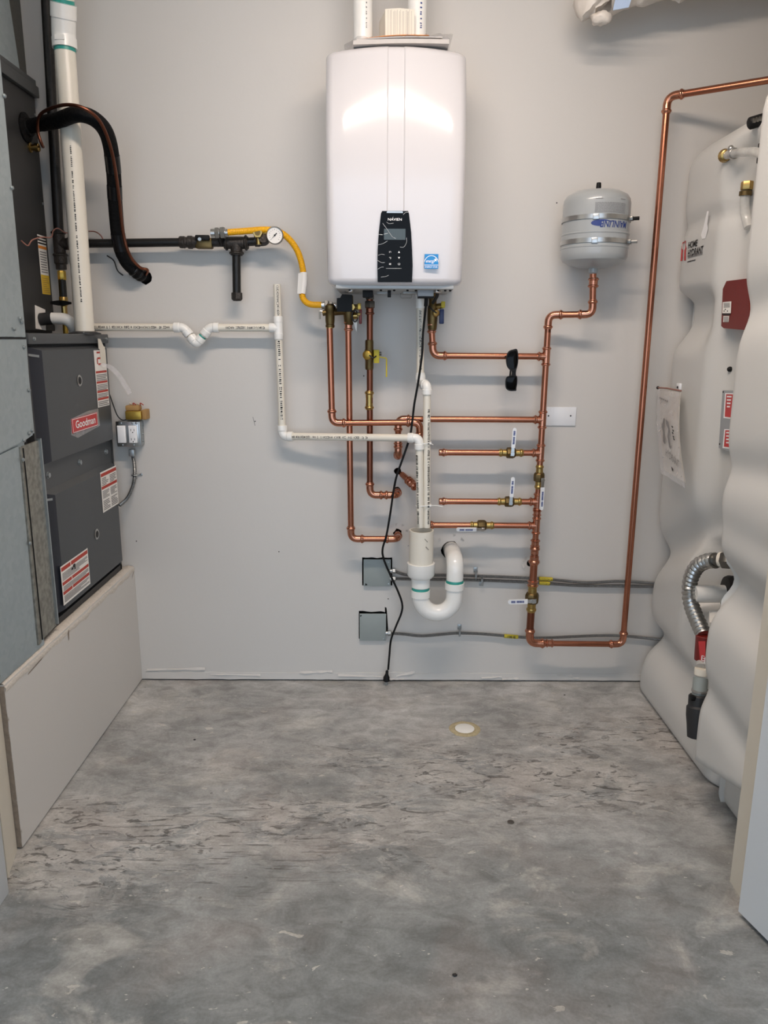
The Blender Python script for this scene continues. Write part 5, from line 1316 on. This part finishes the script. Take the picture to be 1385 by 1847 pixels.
# sunglasses hung on the upper branch
sg = thing('sunglasses', 'black sunglasses hanging by one arm on the upper copper branch', 'sunglasses')
OG = OM+.030
def smooth_loop(pts_, n=4):
    q = [V((x, y, 0)) for x, y in pts_]; m_ = len(q); out = []
    for i in range(m_):
        a, b, c, d_ = q[i-1], q[i], q[(i+1) % m_], q[(i+2) % m_]
        for k in range(n):
            t = k/n; out.append(.5*((2*b)+(c-a)*t+(2*a-5*b+4*c-d_)*t*t+(3*b-a-3*c+d_)*t**3))
    return out
L1 = [(918.6, 633), (925.5, 630.5), (932.7, 630), (934.9, 641.8), (933.8, 657), (929.5, 668), (920.8, 668), (914.3, 661), (912.5, 648), (914.7, 638.5)]
L2 = [(918.6, 677.8), (925, 677), (931.6, 678), (933, 687), (931.6, 700), (929.5, 705), (918.6, 705), (912.5, 700), (911.5, 689.5), (913.2, 681)]
for pl_, tilt in ((L1, .10), (L2, -.10)):
    pp_ = [P(q_.x, q_.y, OG) for q_ in smooth_loop(pl_)]; cc = sum(pp_, V())/len(pp_)
    fr_ = MB().m('blackmatte').prism([((p.x-cc.x), (p.z-cc.z)) for p in pp_], cc, (1, 0, 0), V((0, tilt, 1)), (0, .004, 0)).build('lens_frame', None, sg, 20)
    lm = MB().m('lens'); n_ = len(pp_); rings_ = []
    for s_c, bl in ((.84, 0), (.70, -.0012), (.45, -.0024), (.1, -.003)):
        rings_.append([lm.bm.verts.new(cc+V(((p.x-cc.x)*s_c, (p.z-cc.z)*s_c*tilt-.0004+bl, (p.z-cc.z)*s_c))) for p in pp_])
    for r0_, r1_ in zip(rings_, rings_[1:]):
        for k in range(n_): lm.face([r0_[k], r0_[(k+1) % n_], r1_[(k+1) % n_], r1_[k]])
    lm.face(rings_[-1]); lm.build('lens', None, fr_, 60)
bp_ = [P(x, y, OG) for x, y in ((920.5, 662), (931.5, 662), (931, 668), (930.2, 673), (930.8, 679), (930.5, 684), (919.5, 684), (922, 678), (923, 673), (922.6, 668))]; bc = sum(bp_, V())/len(bp_)
MB().m('blackmatte').prism([(p.x-bc.x, p.z-bc.z) for p in bp_], bc+V((0, -.001, 0)), (1, 0, 0), (0, 0, 1), (0, .005, 0)).build('bridge', None, sg, 20)
t0 = P(931, 634, OG-.003)
MB().m('blackmatte').tube(spline([t0, t0+V((.0, .010, -.002)), V((t0.x, -OM+.004, mp(643).z+.0165)), V((t0.x-.004, -.055, mp(643).z+.010)), V((t0.x-.006, -.050, mp(643).z-.05)), V((t0.x-.008, -.048, mp(643).z-.085))], 6), .0032, 8).build('temple', None, sg, 60)
t1 = P(930, 703, OG-.003)
MB().m('blackmatte').tube(spline([t1, t1+V((.0, .012, .0)), t1+V((-.004, .025, .03)), t1+V((-.006, .03, .08))], 6), .0032, 8).build('temple', None, sg, 60)

# ================================================================== white plastic water tanks
def sstep(a, b, x):
    t = max(0.0, min(1.0, (x-a)/(b-a))) if a != b else 0.0
    return t*t*(3-2*t)
def gauss(x, s): return math.exp(-(x/s)**2)
def water_tank(parent, xl, xr, yn, yf, rec, rc=.055, pocket=None):
    mb = MB().m('plastic')
    lv = [(0.0, .018), (.008, .006), (.02, .0)]+[(.02+(1.90-.02)*k/120, 0) for k in range(1, 121)]+[(1.925, .004), (1.945, .012), (1.967, .030), (1.990, .060), (2.010, .100), (2.026, .145), (2.036, .20), (2.042, .26)]
    base = []                                            # outline with normals, counter-clockwise from the far left corner
    def corner(cx, cy, a0):
        for k in range(7):
            t = R(a0+90*k/6); base.append((cx, cy, math.cos(t), math.sin(t)))
    corner(xl+rc, yf-rc, 90)
    for k in range(1, 36): base.append((xl+rc, yf-rc+(yn-yf+2*rc)*k/36, -1, 0))
    corner(xl+rc, yn+rc, 180)
    for k in range(1, 16): base.append((xl+rc+(xr-xl-2*rc)*k/16, yn+rc, 0, -1))
    corner(xr-rc, yn+rc, 270)
    corner(xr-rc, yf-rc, 0)
    rows = []
    for z, ins in lv:
        ring = []
        for cx, cy, nx, ny in base:
            x, y = cx+nx*(rc-ins), cy+ny*(rc-ins)
            x = min(max(x, xl+ins), xr-ins) if ins > rc else x
            if ins > rc:
                x = cx-nx*0+nx*(rc-ins); y = cy+ny*(rc-ins)
                x = max(xl+ins, min(xr-ins, cx if abs(nx) < .5 else x)); y = max(yn+ins, min(yf-ins, cy if abs(ny) < .5 else y))
            d = rec(y, z, x)
            x += d*min(1.0, 1.7*max(0.0, -nx)); y += d*.5*max(0.0, -ny)
            if ins <= rc: x = max(x, xl+d)
            if pocket:
                pw = pocket(y, z)
                if pw > 0: x = max(x, xl+.24*pw)
            ring.append(mb.bm.verts.new((x, y, z)))
        rows.append(ring)
    n = len(base)
    for i in range(len(rows)-1):
        for k in range(n): mb.face([rows[i][k], rows[i][(k+1) % n], rows[i+1][(k+1) % n], rows[i+1][k]])
    mb.face(rows[0][::-1]); mb.face(rows[-1])
    return mb.build('tank_shell', None, parent, 75)
def rec1(y, z, x):
    d = .062*(sstep(1.535, 1.47, z)*sstep(1.29, 1.42, z))*sstep(-.42, -.24, y)
    d += .055*gauss(z-(.565-.50*(y+.08)), .075)
    d += .060*gauss(z-(.235+.05*(y+.08)), .06)*sstep(-.70, -.40, y)
    d += .012*gauss(z-1.73, .03)
    d += .045*sstep(-.36, -.47, y)*sstep(.30, .45, z)*sstep(1.94, 1.86, z)
    d += .02*sstep(.12, .0, z)*0
    d -= .018*sstep(.20, .06, z)
    return d
def rec2(y, z, x):
    s = -(y+.83)
    d = .022*gauss(z-(1.426+.12*s), .06)+.016*gauss(z-(1.015+.10*s), .05)+.075*gauss(z-(.690-.05*s), .075)+.020*gauss(z-(.375-.15*s), .05)+.010*gauss(z-.85, .05)
    d += .100*sstep(.150+.30*s, .105+.26*s, z)
    return d
t1 = thing('water_tank', 'white wavy plastic water tank against the back wall with logo and hose', 'tank', 'white plastic water tanks')
X1 = 1.034
water_tank(t1, X1, 1.80, -.775, -.02, rec1, .085, lambda y, z: sstep(-.37, -.47, y)*sstep(.44, .52, z)*sstep(.76, .68, z))
t2 = thing('water_tank', 'nearer white wavy plastic water tank cut by the door jamb', 'tank', 'white plastic water tanks')
water_tank(t2, .921, 1.74, -1.155, -.800, rec2, .045)
# logo on the far tank
mb = MB(); uo, vo_ = V((0, -1, 0)), V((0, 0, 1)); XLg = X1-.0015
def pl1(px, py): q = PX(px, py, XLg); return q
a, b = pl1(1227, 470), pl1(1237, 436)
for pts_ in ([(1227, 471), (1230.5, 470.5), (1231, 456), (1232, 452), (1229.5, 448), (1231, 440), (1234, 438), (1235.5, 434), (1237, 434.5), (1231, 437), (1228.5, 448), (1228.5, 452)],
             [(1233.5, 470), (1236.5, 469.5), (1237, 451), (1238, 448), (1236, 440), (1237, 434.5), (1235, 436), (1235.5, 441), (1236, 447), (1234, 452)]):
    mb.m('redlabel').poly([pl1(*q) for q in pts_])
q = pl1(1249, 441); put_text(mb, 'HOME', q, uo, vo_, .029, 'ink', width=(pl1(1241, 440)-pl1(1257, 440)).length, lift=0, bold=.0007)
q = pl1(1253.5, 454); put_text(mb, 'HYDRANT', q, uo, vo_, .030, 'ink', width=(pl1(1240, 452)-pl1(1266.5, 452)).length, lift=0, bold=.0007)
o_ = pl1(1240, 466); L_ = (pl1(1240, 463)-pl1(1266, 463)).length
mb.m('inkgrey')
for k in range(9): mb.rect(o_, uo, vo_, L_*k/9, 0, L_*(k+.8)/9, .009)
mb.m('ink').rect(o_, uo, vo_, 0, -.013, L_*.55, -.010)
tag(mb.build('logo_print', None, t1, 0, recalc=False), 'red and black maker lettering')
mb = MB().m('white'); mb.poly([PX(x, y, X1-.001+.0*i) for i, (x, y) in enumerate(((1275, 381), (1278, 381), (1275.5, 404), (1277, 412), (1272, 430), (1266, 431), (1264, 424), (1269, 408)))]); mb.build('peeled_sticker', None, t1, 0)
# red alarm box
rb = thing('alarm_box', 'dark red plastic box with a white label on the far tank', 'alarm')
XR = X1+.005
poly = [PX(x, y, XR) for x, y in ((1310, 507), (1350, 502), (1352, 596), (1305, 592), (1300.5, 588), (1303.5, 521))]
mb = MB().m('redbox'); mb.prism([(p.y, p.z) for p in poly], (XR, 0, 0), (0, 1, 0), (0, 0, 1), (.06, 0, 0)); mb.build('case', None, rb, 0)
mb = MB().m('paper'); mb.poly([PX(x, y, XR-.0012) for x, y in ((1303.5, 545), (1319, 543.5), (1318, 565), (1302.5, 565))]); mb.poly([PX(x, y, XR-.0012) for x, y in ((1304.5, 570), (1315, 570), (1314, 581), (1304, 581))])
mb.m('ink').poly([PX(x, y, XR-.0014) for x, y in ((1302.5, 565.5), (1317, 565.5), (1317, 568.5), (1302.5, 568.5))])
for x, y in ((1305, 560), (1307, 557), (1311, 560)): mb.poly([PX(x+dx, y+dy, XR-.0016) for dx, dy in ((0, 0), (1.6, 0), (1.6, 2.2), (0, 2.2))])
mb.m('inkgrey')
for k in range(6): mb.poly([PX(x, y, XR-.0016) for x, y in ((1305, 546.5+k*1.5), (1316, 546+k*1.5), (1316, 546.7+k*1.5), (1305, 547.2+k*1.5))])
for k in range(5): mb.poly([PX(x, y, XR-.0016) for x, y in ((1305.2, 571.5+k*2), (1313.5, 571.5+k*2), (1313.5, 572.6+k*2), (1305.2, 572.6+k*2))])
mb.build('label', None, rb, 0, recalc=False)
# grey instruction sign with red labels
sgn = thing('instruction_sign', 'grey panel with red labels on the far tank beside the nearer tank', 'sign')
XS = X1+.030
poly = [PX(x, y, XS) for x, y in ((1303, 704), (1345, 706), (1342, 822), (1296, 808))]
MB().m('signgrey').prism([(p.y, p.z) for p in poly], (XS, 0, 0), (0, 1, 0), (0, 0, 1), (.014, 0, 0)).build('panel', None, sgn, 0)
for y0, y1, x0 in ((709, 754, 1307.5), (774, 808, 1306)):
    mb = MB().m('white'); mb.poly([PX(x, y, XS-.001) for x, y in ((x0, y0), (x0+38, y0+1), (x0+36, y1+5), (x0-3, y1))])
    mb.m('redlabel').poly([PX(x, y, XS-.0014) for x, y in ((x0+2, y0+2), (x0+36, y0+3), (x0+34, y1+2), (x0-.6, y1-2.5))])
    mb.m('white')
    for k in range(4): mb.poly([PX(x, y, XS-.0018) for x, y in ((x0+3.5, y0+5+k*6), (x0+12-k, y0+5.2+k*6), (x0+11.6-k, y0+8+k*6), (x0+3.2, y0+7.6+k*6))])
    mb.build('red_label', None, sgn, 0, recalc=False)
for x, y in ((1304.5, 707), (1298, 801)): q = PX(x, y, XS); MB().m('ink').lathe([(.003, 0), (.003, .001), (.001, .0015)], q, (-1, 0, 0), 8).build('screw', None, sgn)
q = PX(1318, 666, X1+.044); tag(MB().m('blackmatte').lathe([(.008, 0), (.008, .012), (.005, .016)], V((X1+.050, q.y, q.z)), (-1, 0, 0), 12).build('rubber_knob', None, None), 'small black knob on the far tank above the grey sign', 'knob')
# manual hanging in a plastic sleeve
bk = thing('hanging_manual', 'white printed manual in a plastic sleeve hanging on the far tank', 'manual')
def bkp(u, v):                                           # u along the width, v down
    tl, tr_, br_, bl = PX(1190, 702, 1.010), PX(1228, 708, 1.005), PX(1237, 871, .955), PX(1197, 847, .965)
    p = tl.lerp(tr_, u).lerp(bl.lerp(br_, u), v); p.x -= .012*math.sin(math.pi*v)*(.4+.6*u); return p
def bk_sheet(name, m, off, u0=0, u1=1, v0=0, v1=1, n=12, wob=0.0):
    mb = MB().m(m); g = []
    for i in range(n+1):
        row = []
        for k in range(7):
            p = bkp(u0+(u1-u0)*k/6, v0+(v1-v0)*i/n); p.x += off+wob*noise.noise(V((p.y*40, p.z*40, 2))); row.append(mb.bm.verts.new(p))
        g.append(row)
    for i in range(n):
        for k in range(6): mb.face([g[i][k], g[i][k+1], g[i+1][k+1], g[i+1][k]])
    return mb
mb = bk_sheet('x', 'paper', 0); 
ext = bmesh.ops.solidify(mb.bm, geom=mb.bm.faces[:], thickness=.008)
page = mb.build('booklet', ['paper'], bk, 30)
sl_ = bk_sheet('x', 'clearfilm', -.007, -.06, 1.03, .0, 1.05, 20, .006).build('plastic_sleeve', None, bk, 60)
mb = MB()
def bq(m, pts_, l=.0095): mb.m(m).poly([bkp(u, v)+V((-l, 0, 0)) for u, v in pts_])
bq('inkgrey', [(.22, .46), (.34, .35), (.40, .345), (.40, .38), (.33, .43), (.36, .58), (.36, .66), (.26, .64), (.28, .52)])
bq('inkgrey', [(.46, .35), (.58, .37), (.66, .48), (.60, .54), (.66, .68), (.56, .67), (.52, .55), (.58, .46), (.46, .40)])
for k in range(5): bq('inkgrey', [(.12+.09*k, .095+.006*k), (.18+.09*k, .10+.006*k), (.18+.09*k, .12+.006*k), (.12+.09*k, .115+.006*k)])
for u, v in ((.76, .40), (.80, .44), (.77, .47), (.80, .51), (.82, .535)): bq('ink', [(u, v), (u+.07, v+.01), (u+.05, v+.03), (u-.01, v+.015)])
mb2_u = (bkp(.95, .80)-bkp(.35, .735)); put_text(mb, 'HYDRANT', bkp(.65, .785)+V((-.0097, 0, 0)), mb2_u, V((0, 0, 1)), .032, 'inkgrey', width=mb2_u.length, lift=0.0)
bq('ink', [(.55, .885), (.64, .905), (.60, .94), (.56, .93)])
mb.build('print', None, page, 0, recalc=False)
a = bkp(-.05, -.01); b = bkp(1.0, -.012)
MB().m('brownwire').tube([a+V((-.004, 0, .002)), bkp(.4, -.02)+V((-.004, 0, .002)), b+V((0, 0, .002))], .0028, 8).build('hanging_strip', None, bk, 60)
MB().m('ink').ball(a+V((-.004, 0, .002)), .006, 8).build('strip_end', None, bk)
q = PX(1225, 697, X1-.002); mb = MB().m('handlewhite').box(q, (.012, .030, .022), .003); mb.m('ink').box(q+V((-.006, -.002, -.003)), (.004, .010, .008), .001); mb.build('hook', None, bk)
# stainless flexible hose with its fittings
hs = thing('steel_hose', 'corrugated stainless hose with red collar and black rubber end by the far tank', 'hose')
XH = .998
hpts = [PX(1290, 1011, 1.03), PX(1276, 1012, 1.02), PX(1258, 1021, 1.005), PX(1246.5, 1041, XH), PX(1243, 1066, XH), PX(1247, 1092, XH), PX(1258, 1120, XH), PX(1270, 1147, XH)]
q = resample(spline(hpts, 12), .0042)
MB().m('steel').tube(q, [(.0252, .0235, .0205, .0235)[i % 4] for i in range(len(q))], 18).build('corrugated_hose', None, hs, 40)
a, b, c_ = PX(1288, 1011, 1.03), PX(1299, 1009, 1.04), PX(1313, 1010, 1.055)
mb = MB().m('steeldark'); mb.cyl(a, b, .020, 20); mb.build('hose_sleeve', None, hs); d_ = (c_-b).normalized()
MB().m('paperwarm').lathe([(.0225, -.002), (.0235, .004), (.0225, .010)], b, d_, 20).build('gasket_ring', None, hs)
mb = MB().m('brassdark'); mb.hexnut(b+d_*.008, d_, .028, .030); mb.cyl(b+d_*.03, c_+d_*.05, .018, 16); mb.build('hex_coupling', 'steeldark', hs)
a, b = PX(1271, 1146, XH), PX(1268, 1190, XH); ax_ = (b-a).normalized()
MB().m('redlabel').lathe([(.024, 0), (.0265, .002), (.0265, (b-a).length), (.024, (b-a).length)], a, ax_, 24).build('red_collar', 'redbox', hs)
mb = MB().m('redlabel'); f_ = V((-.75, -.66, 0)); s_ = ax_.cross(f_).normalized()
cc = a.lerp(b, .45)+f_*.0275; mb.poly([cc-s_*.016+ax_*-.028, cc+s_*.006+ax_*-.022, cc-s_*.004+ax_*.040, cc-s_*.020+ax_*.036]); mb.build('hanging_tag', None, hs, 0)
mb = MB(); 
put_text(mb, 'E', a.lerp(b, .80)+f_*.0285+s_*-.012, s_ if s_.y < 0 else -s_, V((0, 0, 1)), .024, 'white', lift=.001); put_text(mb, 'L', a.lerp(b, .78)+f_*.0285+s_*(.012 if s_.y < 0 else -.012)*-1*-1+V((0, -.022, 0)), s_ if s_.y < 0 else -s_, V((0, 0, 1)), .028, 'white', lift=.001); mb.build('lettering', None, hs, 0)
e0 = PX(1266, 1205, .985); e1 = PX(1264, 1222, .980); e2 = PX(1263, 1244, .975); e3 = PX(1260, 1262, .970); e4 = PX(1257, 1318, .965)
MB().m('cleartube').cyl(b, e0, .020, 20).build('clear_sleeve', None, hs)
MB().m('paperwarm').lathe([(.021, 0), (.022, .004), (.022, .020), (.020, .022)], e0, ax_, 20).build('beige_ring', None, hs)
MB().m('greybox').cyl(e1, e3, .0215, 20).build('grey_nipple', None, hs)
MB().m('steel').lathe([(.0245, 0), (.026, .001), (.026, .006), (.0245, .007)], e2, ax_, 24).build('hose_clamp', None, hs)
rl = (e4-e3).length; a5 = (e4-e3).normalized()
MB().m('rubber').lathe([(.026, -.035), (.030, -.03), (.030, -.002), (.0345, .004), (.0345, rl*.30), (.031, rl*.6), (.028, rl), (.024, rl+.002)], e3+a5*.02, a5, 24).build('rubber_boot', None, hs)
MB().m('blackmatte').box(e3+V((-.024, -.012, .012)), (.016, .018, .014), .003).build('clamp_screw', None, hs)
# pump parts in the pocket of the far tank
pu = thing('pump', 'white pump barrel with a black motor end in the tank recess', 'pump')
a, b = P(1252, 1071, .52), P(1306, 1071, .52)
MB().m('pvcwhite').cyl(a, b, .0285, 24).build('barrel', None, pu)
MB().m('blackmatte').lathe([(.030, 0), (.056, .003), (.060, .012), (.058, .06)], b, V((1, -.12, 0)), 28).build('motor_end', None, pu)
q = P(1300, 1122, .54); rot_ = Matrix.Rotation(R(-20), 3, 'Z') @ Matrix.Rotation(R(25), 3, 'X')
MB().m('pvcwhite').box(q, (.075, .06, .045), .006, rot_).build('pump_foot', None, pu); MB().m('blackmatte').box(q+V((.0, -.034, .018)), (.04, .006, .012), .002, rot_).build('slot', None, pu)
# air fittings and clear tubing near the tank top
ft = thing('air_tube', 'brass elbow and clamp with clear tubing near the far tank top', 'tubing')
q = PX(1306, 281, X1-.004); r_ = PX(1322, 277, X1-.016); e_ = PX(1362, 274, X1-.016)
mb = MB().m('brass'); mb.lathe([(.004, -.004), (.020, .006), (.016, .022), (.012, .024)], q, (r_-q).normalized(), 14); mb.cyl(q+V((0.035, 0, 0)), q, .014, 12); mb.build('brass_elbow', None, ft)
MB().m('cleartube').tube(spline([q.lerp(r_, .4), r_, e_, e_+(e_-r_)*.6+V((0, 0, -.02))], 6), .0125, 16).build('clear_tube', None, ft, 60)
MB().m('steel').lathe([(.0145, -.008), (.0155, -.007), (.0155, .007), (.0145, .008)], r_.lerp(e_, .02), (e_-r_).normalized(), 20).build('tube_clamp', None, ft); MB().m('steel').ball(PX(1318, 268.5, X1-.016), .010, 12).build('clamp_screw', None, ft)
ft2 = thing('drain_tube', 'brass fitting with a clear tube hanging beside the nearer tank edge', 'tubing')
q = PX(1347, 335, X1+.03); r_ = PX(1345, 345, X1+.028)
mb = MB().m('brass'); mb.hexnut(q+V((0, 0, -.012)), (0, 0, 1), .017, .024); mb.m('brassdark').cyl(r_, PX(1344, 353, X1+.028), .018, 14); mb.build('brass_fitting', None, ft2)
MB().m('cleartube').tube(spline([PX(1344, 352, X1+.028), PX(1343, 370, X1+.03), PX(1345, 390, X1+.035), PX(1350, 410, X1+.04)], 6), .0135, 16).build('clear_tube', None, ft2, 60)
hd = thing('tank_handle', 'black ribbed handle on top of the far tank', 'handle')
a, b = P(1350, 223.5, .55), P(1400, 208, .55); d_ = (b-a)
MB().m('blackmatte').tube([a-d_*.02, a, a.lerp(b, .05)]+[a.lerp(b, t) for t in (.3, .6, 1)], [.006, .012, .0165, .0165, .0165, .0165], 16).build('grip', None, hd, 50)
for k in range(4): MB().m('steeldark').box(a.lerp(b, .10+.11*k)+V((0, -.0165, .002)), (.008, .002, .012), .0005).build('rib', None, hd)
MB().m('blackmatte').bb(b+V((-.03, -.03, -.12)), b+V((0, .03, .01)), .004).build('bracket', None, hd)

# ================================================================== wrapped pipe at the ceiling
wr = thing('wrapped_pipe', 'bulky pipe wrapped in wrinkled white insulation at the top edge', 'pipe')
path = spline([P(1082, 16, .17), P(1072, 2, .17), P(1084, -18, .17), P(1130, -26, .17), P(1205, -38, .17), P(1300, -52, .17), P(1480, -76, .17)], 14)
q = resample(path, .008); mb = MB().m('insulwrap')
rs_ = []
for i, p in enumerate(q):
    t = i/len(q); rs_.append((.034 if i < 2 else .056)+.010*noise.noise(p*22)+.012*math.exp(-((t-.12)/.10)**2))
mb.tube(q, rs_, 28)
for v_ in mb.bm.verts: v_.co += V((noise.noise(v_.co*45), noise.noise(v_.co*45+V((9, 0, 0))), noise.noise(v_.co*45+V((0, 9, 0)))))*.010+V((noise.noise(v_.co*16+V((3, 3, 3))), 0, noise.noise(v_.co*18)))*.012
mb.build('insulation', None, wr, 50)
knot = P(1084, 33, .20); mb = MB().m('insulwrap'); mb.ball(knot, .026, 18, (1.2, 1, .8))
for v_ in mb.bm.verts: v_.co += (v_.co-knot)*.35*noise.noise(v_.co*60)
mb.build('wrap_knot', None, wr, 50)
tpath = [P(1106, 8, .235), P(1120, 13, .235), P(1136, 6, .235)]
mb = MB().m('bluetape'); c_ = P(1121, 6, .232); mb.prism([(-.026, -.020), (.022, -.012), (.030, .014), (-.020, .016)], c_, (1, 0, 0), (0, 0, 1), (0, -.003, 0)); mb.build('blue_tape', None, wr, 0)

# ------------------------------------------------------------------ move each thing's Empty to its base
bpy.context.view_layer.update()
for o in list(COL.objects):
    if o.type == 'EMPTY' and o.parent is None and o.children:
        lo = V((1e9,)*3); hi = V((-1e9,)*3); st_ = list(o.children)
        while st_:
            c = st_.pop(); st_ += list(c.children)
            if c.type == 'MESH':
                for k in c.bound_box:
                    w_ = c.matrix_world @ V(k); lo = V(map(min, lo, w_)); hi = V(map(max, hi, w_))
        base = V(((lo.x+hi.x)/2, (lo.y+hi.y)/2, lo.z)); o.location = base
        for c in o.children: c.location = c.location-base
